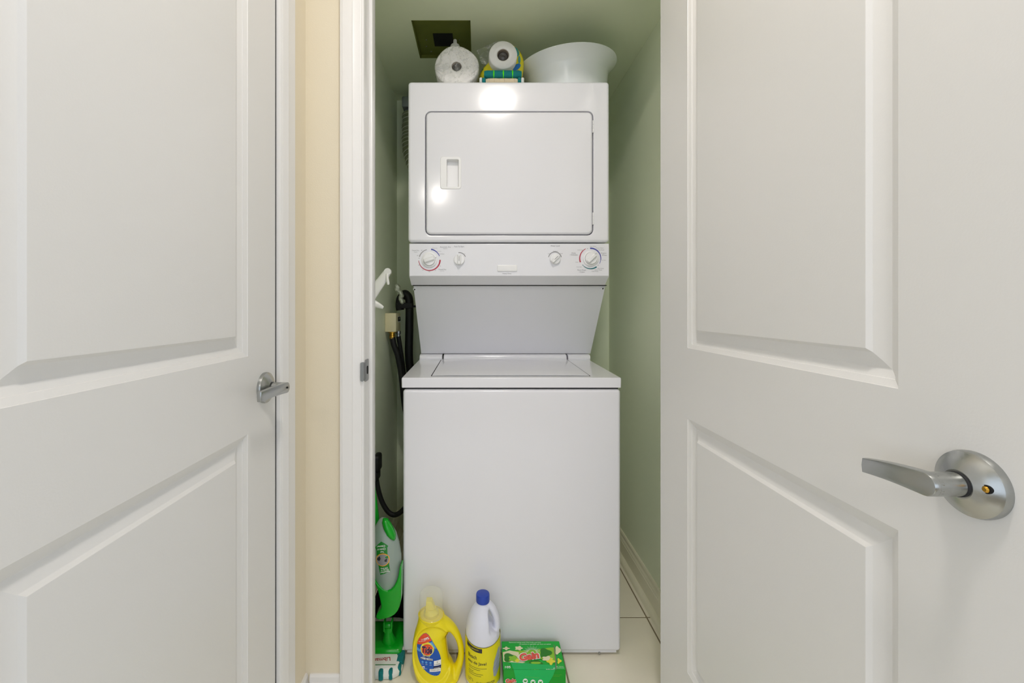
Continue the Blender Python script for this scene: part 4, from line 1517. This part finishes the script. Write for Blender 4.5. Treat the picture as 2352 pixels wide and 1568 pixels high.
lt(b, 'STAINS', 370, 1065, 66, 18, F3, 0, 0, 0, 0)
lt(b, 'ODOR', 480, 1072, 60, 18, F3, 0, 0, 0, 0)
lt(b, 'WHITE', 597, 1085, 60, 18, F3, 0, 0, 0, 0)
lt(b, '2', 785, 1025, 22, 40, F3, 0, 0.01, 0, 1)
lt(b, 'LOADS', 785, 1085, 150, 24, F3, 0, 0.01, 0, 1)
lt(b, 'DETERGENT', 775, 1180, 160, 26, F3, 0, 0.01, 0, 0)
lt(b, 'DETERGENT LESSIVE', 725, 1235, 260, 26, F3, -0.05, 0.0, 0, 1)
lt(b, 'HE', 397, 1160, 42, 40, F3, 0, 0.01, 0, 1)
lt(b, 'FRESH SCENT', 465, 1190, 80, 16, F3, 0, 0, 0, 0)
lt(b, 'Rinse-fresh Propre', 700, 1310, 290, 36, F3, -0.03, 0, 0, 2)
lt(b, '1.36 L', 690, 1360, 120, 26, F3, -0.03, 0, 0, 2)
obj('label_lettering', b, [M_white, M_navy, M_lblue, M_redor], btl)
tb.free()
# collar ring, spout and clear cap
ccx, nz = bx(990.5), bz(1412)
b = NB()
lathe(b, [(0.0335, -0.012), (0.0372, 0.000), (0.0385, 0.003), (0.0372, 0.0045), (0.0355, 0.002), (0.034, -0.006)], (ccx, YB, nz), (0.06, 0, 1), 40, False, False)
obj('neck_collar', b, M_tidey, r, angle=60)
b = NB()
lathe(b, [(0.022, -0.004), (0.022, 0.010), (0.0175, 0.014), (0.0150, 0.022)], (ccx, YB, nz), (0, 0, 1), 28)
prism(b, [(-0.014, 0.0), (0.015, 0.0), (0.011, 0.030), (0.004, 0.047), (-0.012, 0.047), (-0.014, 0.02)], lambda a, c, d: Vector((ccx - 0.002 + a, YB + d, nz + c)), -0.012, 0.010, 0.002)
obj('pour_spout', b, M_tidespout, r)
b = NB()
R = 0.0345
lathe(b, [(R, 0.001), (R, 0.052), (R * 0.985, 0.062), (R * 0.93, 0.0675), (R * 0.8, 0.070), (0.001, 0.0705)], (ccx, YB, nz - 0.001), (0, 0, 1), 40, False, True)
lathe(b, [(R * 1.0, 0.0), (R * 1.035, 0.001), (R * 1.035, 0.003), (R, 0.004)], (ccx, YB, nz), (0, 0, 1), 40, False, False)
obj('clear_cap', b, M_tidecap, r, angle=50)
settle(r)

# ------------------------------------------------------------------ bleach jug
JX, JY = (1109.0 - VX) * 1.285 / F, 1.285
r = empty('bleach_jug', (JX, JY, 0))
tag(r, 'white bleach jug with blue cap and yellow label, between bottle and carton', 'jug')
b = NB()
RJ = 0.0512
prof = [(RJ * 0.9, 0.001), (RJ * 0.97, 0.004), (RJ, 0.012), (RJ, 0.135), (RJ * 0.985, 0.148), (RJ * 0.93, 0.164), (RJ * 0.83, 0.184), (RJ * 0.66, 0.203), (RJ * 0.47, 0.216), (0.0170, 0.223), (0.0165, 0.236)]
lathe(b, prof, (JX, JY, 0), (0, 0, 1), 40)
# carve the grip on the right by squeezing the body there, then add the handle
for v in b.verts:
    dx = v.co.x - JX
    k = max(0, min(1, (v.co.z - 0.138) / 0.022)) * max(0, min(1, (0.224 - v.co.z) / 0.02))
    if dx > 0.005:
        lim_ = 0.008 + (1 - k) * 0.05 + 0.25 * max(0, abs(v.co.y - JY) - 0.0)
        if dx > lim_:
            v.co.x = JX + lim_
hp = spline([(JX + 0.010, JY, 0.222), (JX + 0.024, JY, 0.211), (JX + 0.0345, JY, 0.193), (JX + 0.0405, JY, 0.170), (JX + 0.0405, JY, 0.148), (JX + 0.034, JY, 0.128)], 6)
tube(b, hp, 0.0102, 14, 1.3)
bj = remesh(b, 0.0022, 4)
jug = obj('jug_body', bj, M_jug, r, angle=75)
b = NB()
lathe(b, [(0.0195, 0), (0.0200, 0.003), (0.0200, 0.019), (0.0190, 0.0222), (0.016, 0.0232)], (JX, JY, 0.2265), (0, 0, 1), 40)
for k in range(40):
    a = 2 * PI * k / 40
    box(b, 0, 0.0001, 0, 0.0001, 0, 0.0001) if False else None
obj('cap', b, M_capblue, r, angle=30)
# label: wraps the cylinder
cyl = lambda off: (lambda a, c: Vector((JX + (RJ + off) * math.sin(a), JY - (RJ + off) * math.cos(a), c)))
b = NB()
for i in range(48):
    a0, a1 = -1.9 + 3.8 * i / 48, -1.9 + 3.8 * (i + 1) / 48
    dip = lambda a: 0.1285 + 0.010 * min(1.0, abs(a) / 1.2) ** 2
    put_poly(b, [(a0, 0.014 + 0.0 * abs(a0)), (a1, 0.014), (a1, dip(a1)), (a0, dip(a0))], cyl(0.0007), 0)
jl_ = obj('yellow_label', b, M_jugyellow, jug)
b = NB()
c1, c2 = cyl(0.0011), cyl(0.0015)
for i in range(16):
    a0, a1 = -1.05 + 1.0 * i / 16, -1.05 + 1.0 * (i + 1) / 16
    t0, t1 = dip(a0) - 0.004, dip(a1) - 0.004
    put_poly(b, [(a0, t0 - 0.012), (a1, t1 - 0.012), (a1, t1), (a0, t0)], c1, 0)
for i in range(28):
    a0, a1 = -1.05 + 2.3 * i / 28, -1.05 + 2.3 * (i + 1) / 28
    put_poly(b, [(a0, dip(a0) - 0.0012), (a1, dip(a1) - 0.0012), (a1, dip(a1)), (a0, dip(a0))], c1, 0)
put_text(b, 'Bleach', -0.64, 0.0975, 0.58, 0.0105, c1, -0.0, 0.008)
put_text(b, 'eau de Javel', -0.38, 0.0810, 1.12, 0.0110, c1, -0.0, 0.008)
put_text(b, '1.27 L', -0.74, 0.0310, 0.36, 0.0075, c1)
put_text(b, 'CAUTION/ATTENTION', 0.16, 0.0260, 1.05, 0.0075, c1, 0, 0.008)
for i, (z, w) in enumerate(((0.068, 1.1), (0.063, 0.75), (0.056, 0.35), (0.051, 0.9), (0.046, 0.8))):
    for k in range(8):
        a0, a1 = -0.9 + w * k / 8, -0.9 + w * (k + 1) / 8
        put_poly(b, [(a0, z), (a1, z), (a1, z + 0.0009), (a0, z + 0.0009)], c1, 0)
obj('label_lettering', b, M_dark, jug)
b = NB()
put_text(b, 'javellisant', -0.55, dip(-0.55) - 0.0105, 0.62, 0.0055, c2)
obj('stripe_lettering', b, M_jugyellow, jug)
b = NB()
gl = [(0.62, 0.040), (0.58, 0.062), (0.66, 0.082), (0.80, 0.095), (0.95, 0.108), (1.15, 0.112), (1.25, 0.10), (1.25, 0.075), (1.15, 0.055), (0.95, 0.045), (0.78, 0.037)]
put_patch(b, gl, c1, 0, 4)
for z in (0.052, 0.064, 0.077):
    for k in range(6):
        a0, a1 = 0.62 + 0.5 * k / 6, 0.62 + 0.5 * (k + 1) / 6
        s0, s1 = 0.012 * k / 6, 0.012 * (k + 1) / 6
        put_poly(b, [(a0, z + s0), (a1, z + s1), (a1, z + s1 + 0.001), (a0, z + s0 + 0.001)], c2, 1)
obj('cloth_print', b, [M_gloves, M_greyprint], jug)
settle(r)

# ------------------------------------------------------------------ dryer sheet carton
GX0, GX1, GY0, GY1, GH = 0.0705, 0.2475, 1.240, 1.342, 0.0635
r = empty('dryer_sheet_carton', ((GX0 + GX1) / 2, (GY0 + GY1) / 2, 0))
tag(r, 'flat green dryer sheet carton with torn front flap, right of the bleach jug', 'box')
b = NB()
box(b, GX0, GX1, GY0, GY1, 0.0005, GH, 0.0012, 2)
cart = obj('carton_body', b, M_boxgreen2, r)
# pixel positions of the print, laid on the top (depth from height) and on the front
gtop = lambda off: (lambda px, py: Vector(((px - VX) * (CH - GH - off) / (py - VY), (CH - GH - off) * F / (py - VY), GH + off)))
gfr = lambda off: (lambda px, py: P(px, py, GY0 - off))
z4 = lambda x, y: (1060 + x / 9.046, 1440 + y / 9.046)
b = NB()
T1, T2, T3, T4 = gtop(0.0003), gtop(0.0006), gtop(0.0010), gtop(0.0013)
poly = lambda pts, fn, mi: put_patch(b, [z4(*p) for p in pts], fn, mi, 2)
b2 = [(832, 295), (2020, 292), (2085, 600), (2155, 880), (870, 880), (845, 600)]
poly(b2, T1, 0)
poly([(850, 510), (960, 500), (1200, 490), (1500, 470), (1850, 420), (1930, 420), (1945, 600), (1950, 720), (1800, 720), (1600, 640), (1400, 690), (1200, 740), (1050, 720), (870, 690)], T2, 3)
poly([(860, 520), (1000, 480), (1190, 520), (1200, 700), (1330, 730), (1200, 760), (1050, 735), (870, 715)], gtop(0.0008), 2)
LAYER = [0.0010]


def blob(cx, cy, rx, ry, fn, mi, lob=5, amp=0.16, ph=0.0):
    LAYER[0] += 0.00004
    fn = gtop(LAYER[0])
    put_patch(b, [z4(cx + rx * (1 + amp * math.cos(lob * t + ph)) * math.cos(t), cy + ry * (1 + amp * math.cos(lob * t + ph)) * math.sin(t)) for t in [2 * PI * k / 30 for k in range(30)]], fn, mi, 3)
blob(1000, 630, 130, 85, T3, 1, 3, 0.18)
blob(1075, 650, 90, 60, T4, 3, 5, 0.2)
blob(1540, 755, 140, 70, T3, 1, 5, 0.14)
blob(1545, 740, 80, 30, T4, 3, 2, 0.3)
blob(1740, 530, 120, 90, T3, 1, 3, 0.2)
blob(1190, 435, 75, 42, T3, 2, 5, 0.2)
blob(1780, 650, 100, 50, T3, 2, 5, 0.2)
blob(1860, 710, 75, 60, T4, 4, 4, 0.3)
blob(930, 440, 60, 30, T3, 2, 4, 0.3)
blob(2000, 480, 55, 80, T3, 2, 3, 0.2)
blob(2030, 700, 40, 50, T3, 4, 3, 0.3)
blob(1160, 690, 45, 35, T4, 4, 4, 0.2)
for k in range(17):
    a = math.radians(12 + 156 * k / 16)
    r0, r1 = 90, 90 + (130 if k % 2 else 95)
    ca, sa = math.cos(a), math.sin(a)
    poly([(1465 + r0 * ca - 4 * sa, 530 - r0 * sa * 0.75 - 4 * ca), (1465 + r1 * ca, 530 - r1 * sa * 0.75), (1465 + r0 * ca + 4 * sa, 530 - r0 * sa * 0.75 + 4 * ca)], T3, 5)
obj('top_print', b, [M_boxgreen, M_leaf, M_flower, M_lime, M_lyellow, M_white], cart)


def gt(b, s, x, y, w, h, fn, rot=0.0, bold=0.0, shear=0.0, mi=0):
    px, py = z4(x, y)
    put_text(b, s, px, -py, w / 9.046, h / 9.046, lambda a, c: fn(a, -c), rot, bold, shear, mi)


b = NB()
T5, T6 = gtop(0.0018), gtop(0.0022)
gt(b, 'Gain', 1405, 598, 450, 185, T5, 0.16, 0.09, 0.0, 0)
gt(b, 'Gain', 1405, 598, 415, 158, T6, 0.16, 0.05, 0.0, 1)
gt(b, '105', 962, 828, 115, 48, T5, 0, 0.02, 0, 0)
gt(b, 'Removes lasting scent that looks and lasts', 1320, 318, 660, 26, T5, 0, 0.005, 0, 0)
gt(b, 'Un parfum si agréable qui dure et séduit', 1530, 353, 660, 26, T5, 0, 0.005, 0, 0)
gt(b, 'FABRIC SOFTENER SHEETS', 1330, 860, 540, 26, T5, -0.05, 0.0, 0, 2)
gt(b, 'per drawer', 2050, 815, 150, 20, T5, 0, 0, 0, 0)
gt(b, 'assouplissantes', 2055, 845, 150, 22, T5, 0, 0, 0, 0)
F5, F6 = gfr(0.0012), gfr(0.0016)
gt(b, 'Gain', 1025, 1110, 235, 100, F5, 0.12, 0.08, 0, 0)
gt(b, 'Gain', 1025, 1110, 215, 84, F6, 0.12, 0.045, 0, 1)
gt(b, 'Assouplissant textile', 1990, 992, 180, 12, F5, 0, 0, 0, 2)
gt(b, 'feuilles parfumées', 1970, 1020, 140, 12, F5, 0, 0, 0, 2)
obj('carton_lettering', b, [M_white, M_coral, M_lime], cart)
# torn flap over the front
b = NB()
fl = [(1010, 735), (1240, 780), (1600, 860), (1950, 900), (1955, 940), (1900, 1010), (1830, 1160), (1700, 1330), (1240, 1330), (1140, 1120), (1080, 900)]
top_pts = [z4(*p) for p in ((1010, 735), (1945, 800), (1955, 878), (1080, 878))]
loft(b, [[T4(*p) + Vector((0, 0, d)) for p in top_pts] for d in (0.0, 0.0012)])
fr_pts = [z4(*p) for p in ((1085, 882), (1950, 882), (1900, 1010), (1800, 1170), (1690, 1330), (1230, 1330), (1130, 1100))]
loft(b, [[P(px, py, GY0 - d) for px, py in fr_pts] for d in (0.0002, 0.0040)])
flap = obj('torn_flap', b, mat('flap_green', rgb(0, 186, 92), 0.35), r)
b = NB()
F7 = gfr(0.0044)
for cx in (1325, 1485, 1640):
    put_patch(b, [z4(cx + 52 * math.cos(2 * PI * k / 20), 1120 + 22 * (cx > 1400) + 55 * math.sin(2 * PI * k / 20)) for k in range(20)], F7, 0, 2)
    put_patch(b, [z4(cx + dx, 1110 + 22 * (cx > 1400) + dy) for dx, dy in ((-30, -10), (0, 0), (32, -14), (26, 22), (0, 30), (-26, 20))], gfr(0.0048), 1, 2)
gt(b, 'Rip open and pull sheet here', 1480, 1040, 300, 14, F7, -0.08, 0, 0, 2)
T7 = gtop(0.0030)
gt(b, '60', 1925, 850 , 30, 20, T7, 0, 0.01, 0, 0)
gt(b, 'feuilles assou', 1845, 872, 180, 16, T7, 0, 0.01, 0, 0)
obj('flap_print', b, [M_white, M_boxgreen2, M_lime], flap)
# raw cardboard tear line on the right of the top
b = NB()
tp = [z4(*p) for p in ((1912, 375), (1925, 375), (1952, 560), (1970, 720), (1975, 875), (1958, 875), (1950, 720), (1935, 560))]
loft(b, [[T4(*p) + Vector((0, 0, d)) for p in tp] for d in (0.0, 0.0016)])
obj('torn_edge', b, M_card, r)
settle(r)
